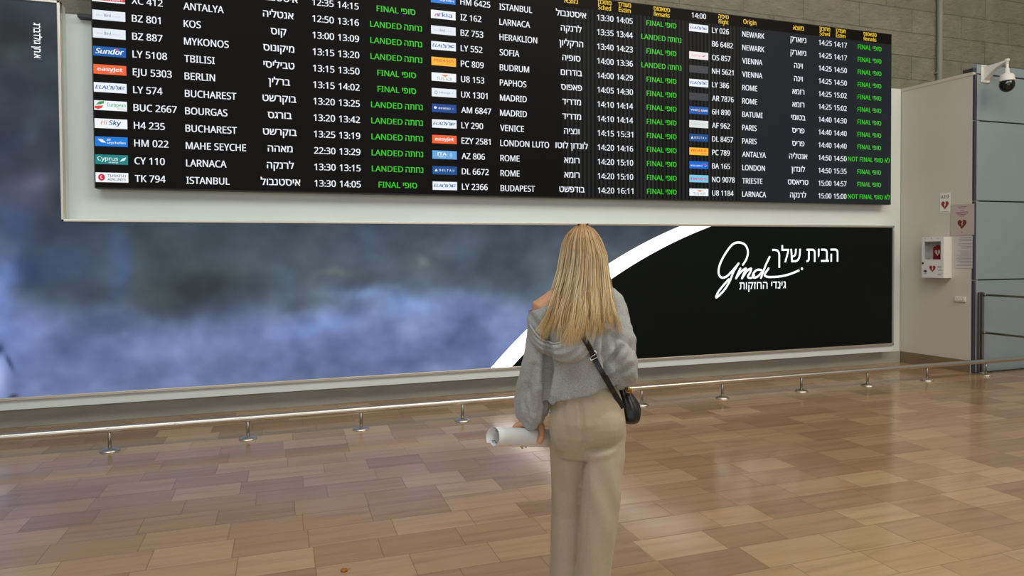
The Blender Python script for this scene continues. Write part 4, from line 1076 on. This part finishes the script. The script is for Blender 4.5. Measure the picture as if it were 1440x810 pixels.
for q in range(520):      # hair parted over the top and combed down both sides of the face
    sd_ = -1 if rh.random() < .5 else 1; y0 = -.02 + .105 * rh.random(); N = 20; pts = []
    rr = math.sqrt(max(.02, 1 - ((y0 - .0) / .108) ** 2)); zend = rh.uniform(1.30, 1.42)
    for k in range(N + 1):
        t = k / N
        if t < .55:
            th = t / .55 * 1.75
            x = HC.x + sd_ * .081 * (rr * .55 + .45 * min(1, th)) * sin(min(th, pi / 2)); z = HC.z + .014 + .093 * rr * cos(th); y = HC.y + y0 - .012 * sin(th)
        else:
            u = (t - .55) / .45; z = pts[10].z + (zend - pts[10].z) * u; x = pts[10].x + sd_ * .012 * u; y = pts[10].y + .02 * u
        pts.append(Vector((x + .002 * rh.random(), y, z)))
    tube(bm, pts, [.0028 * (1 - .8 * max(0, (k / N) - .6) / .4) for k in range(N + 1)], 4, caps=False, flat=.55, ref=(0, 1, 0))
hair = link('hair', bm, M['hair'], wo, smooth=True)

# ------------------------------------------------------------------ paper roll
pr = empty('paper_roll', (PX, PY, 0), 'white rolled-up paper sheet held in the woman\'s left hand', 'paper roll', rz=RZ)
bm = bmesh.new()
up = (Vector((0, 0, 1)) - RA * RA.z).normalized(); far = Vector((-RA.y, RA.x, 0)).normalized()
NT_ = 90; rings = []
L0, L1 = -.205, .20
for k in range(NT_ + 1):
    a = -2.3 + k / NT_ * (2 * pi * 1.75); r = RR - .0002 - .009 * (1 - k / NT_)
    ll = L0 - .010 * (k / NT_) + .012 * (1 - k / NT_) 
    rings.append([bm.verts.new(RC + RA * (ll + (L1 - ll) * j / 12) + (up * cos(a) + far * sin(a)) * r) for j in range(13)])
for k in range(NT_):
    for j in range(12): bm.faces.new((rings[k][j], rings[k + 1][j], rings[k + 1][j + 1], rings[k][j + 1]))
sheet = link('sheet', bm, M['paper'], pr, smooth=True)
sd_m = sheet.modifiers.new('thickness', 'SOLIDIFY'); sd_m.thickness = .0004
bm = bmesh.new()     # pen lines on the inside of the sheet
def inside(t, a): return RC + RA * t + (up * cos(a) + far * sin(a)) * (RR - .0115)
for (t0, a0, s_) in ((-.186, 2.5, .75), (-.178, .75, .7)):
    pp = [inside(t0 + .011 * s_ * sin(q) * (1 + .4 * sin(2 * q)), a0 + .30 * s_ * cos(q)) for q in [i * .35 for i in range(16)]]
    tube(bm, pp, .0011, 6)
link('pen_drawing', bm, M['ink'], pr)

# ------------------------------------------------------------------ shoulder bag
bg_ = empty('shoulder_bag', (PX, PY, 0), 'small black leather shoulder bag with gold rings hanging at the woman\'s right hip', 'bag', rz=RZ)
T3 = bvh_of(sw, hood, body); T4 = bvh_of(bpy.data.objects['trousers'])
BC = Vector((.172, .095, .912))
bm = bmesh.new(); NA, NB = 48, 22; rings = []
for j in range(NB + 1):
    t = j / NB                       # 0 top .. 1 bottom
    z = BC.z + .065 - .145 * t
    wv = .022 + .088 * sin(pi * min(1, t * .62 + .02)) ** .8 * (1 if t < .75 else math.sqrt(max(.0, 1 - ((t - .75) / .27) ** 2)))
    wu = .012 + .043 * sin(pi * (t * .80 + .04)) ** .9
    cx = BC.x + .020 * t - .010 * (1 - t)
    ring = []
    for k in range(NA):
        a = 2 * pi * k / NA
        pl_ = 1 + .10 * abs(sin(a * 6)) * (1 - t) ** .6 + .02 * sin(a * 5 + t * 6)
        ring.append(bm.verts.new((cx + cos(a) * wu * pl_, BC.y + sin(a) * wv * pl_, z)))
    rings.append(ring)
skinrings(bm, rings)
link('pouch', bm, M['leather'], bg_, smooth=True)
bm = bmesh.new(); tube(bm, [(BC.x - .006, BC.y - .030 + .06 * k / 8, BC.z + .078 + .004 * sin(pi * k / 8)) for k in range(9)], .0035, 10); link('zip', bm, M['gold'], bg_, smooth=True)
def ring_(bm, c, r, tr, nrm):
    nrm = Vector(nrm).normalized(); u = nrm.orthogonal().normalized(); v = nrm.cross(u); c = Vector(c)
    P = [c + (u * cos(2 * pi * k / 20) + v * sin(2 * pi * k / 20)) * r for k in range(21)]; tube(bm, P, tr, 8, caps=False)
for c, nn in (((.170, .010, .990), (1, .3, .2)), ((.180, .024, .979), (.2, 1, .3)), ((.186, .042, .972), (1, -.4, .2))):
    bm = bmesh.new(); ring_(bm, c, .011, .0024, nn); link('ring', bm, M['gold'], bg_, smooth=True)
bm = bmesh.new(); tube(bm, [(.172, .016, .987), (.182, .030, .974), (.186, .05, .966)], [.005, .006, .004], 10); link('clasp', bm, M['gold'], bg_, smooth=True)
def ribbon(bm, P, wd, th, side_ref):
    rings = []
    n = len(P)
    for i, p in enumerate(P):
        t = (P[min(i + 1, n - 1)] - P[max(i - 1, 0)]).normalized(); o_ = Vector(side_ref(p)).normalized(); o_ = (o_ - t * o_.dot(t)).normalized(); s_ = t.cross(o_)
        rings.append([bm.verts.new(q) for q in (p + s_ * wd + o_ * th, p - s_ * wd + o_ * th, p - s_ * wd - o_ * th, p + s_ * wd - o_ * th)])
    skinrings(bm, rings)
ref_back = lambda p: (p.x * .5, -1, 0)
def smooth_y(P, it=6):
    for _ in range(it):
        Q = [p.copy() for p in P]
        for i in range(1, len(P) - 1): P[i].y = min(Q[i].y, (Q[i - 1].y + Q[i].y + Q[i + 1].y) / 3)
    return P
line = [(-.030, 1.228), (-.012, 1.198), (.005, 1.165), (.030, 1.115), (.055, 1.070), (.078, 1.032)]
P = catmull([(x, 0, z) for x, z in line], 6)
for p in P: p.y = min(back(T3, p.x, p.z, -.1), back(T4, p.x, p.z, 0)) - .006
bm = bmesh.new(); ribbon(bm, smooth_y(P), .0105, .0016, ref_back); link('strap', bm, M['leather'], bg_)
P2 = catmull([(.060, 0, 1.066), (.085, 0, 1.020), (.112, 0, .975), (.140, 0, .925)], 6)
for p in P2: p.y = min(back(T4, p.x, p.z, -.1), back(T3, p.x, p.z, 0)) - .009
bm = bmesh.new(); ribbon(bm, smooth_y(P2, 10), .0112, .0016, ref_back); link('strap_tail', bm, M['leather'], bg_)
bm = bmesh.new()
kb = Vector((.012, 0, 1.150)); kb.y = back(T3, kb.x, kb.z, -.1) - .012
dl = Vector((.48, 0, -.88)); pd = Vector((.88, 0, .48))
fr = [kb + dl * a + pd * b for a, b in ((-.013, -.016), (.013, -.016), (.013, .016), (-.013, .016), (-.013, -.016))]
tube(bm, fr, .0026, 8); tube(bm, [kb - pd * .014, kb + pd * .014], .002, 8); link('buckle', bm, M['chrome'], bg_, smooth=True)
P3 = catmull([(.156, -.030, 1.005), (.164, -.012, .998), (.170, .006, .991)], 5)
bm = bmesh.new(); ribbon(bm, P3, .008, .0018, lambda p: (0, -1, .3)); link('strap_end', bm, M['leather'], bg_)

# ------------------------------------------------------------------ a dry leaf on the floor
bm = bmesh.new(); c = Vector((.262, 3.424, 0.002)); n = 12
top = [bm.verts.new(c + Vector((.016 * cos(2 * pi * k / n) * (1 + .2 * sin(3 * k)), .020 * sin(2 * pi * k / n), .004 + .003 * sin(2 * k)))) for k in range(n)]
bot = [bm.verts.new(v.co - Vector((0, 0, .003))) for v in top]
skinrings(bm, [bot, top]); tube(bm, [c + Vector((.012, 0, .004)), c + Vector((.03, .006, .003))], .001, 6)
tag(link('fallen_leaf', bm, M['leaf']), 'tiny orange-brown dry leaf lying on the floor tiles in front', 'leaf')
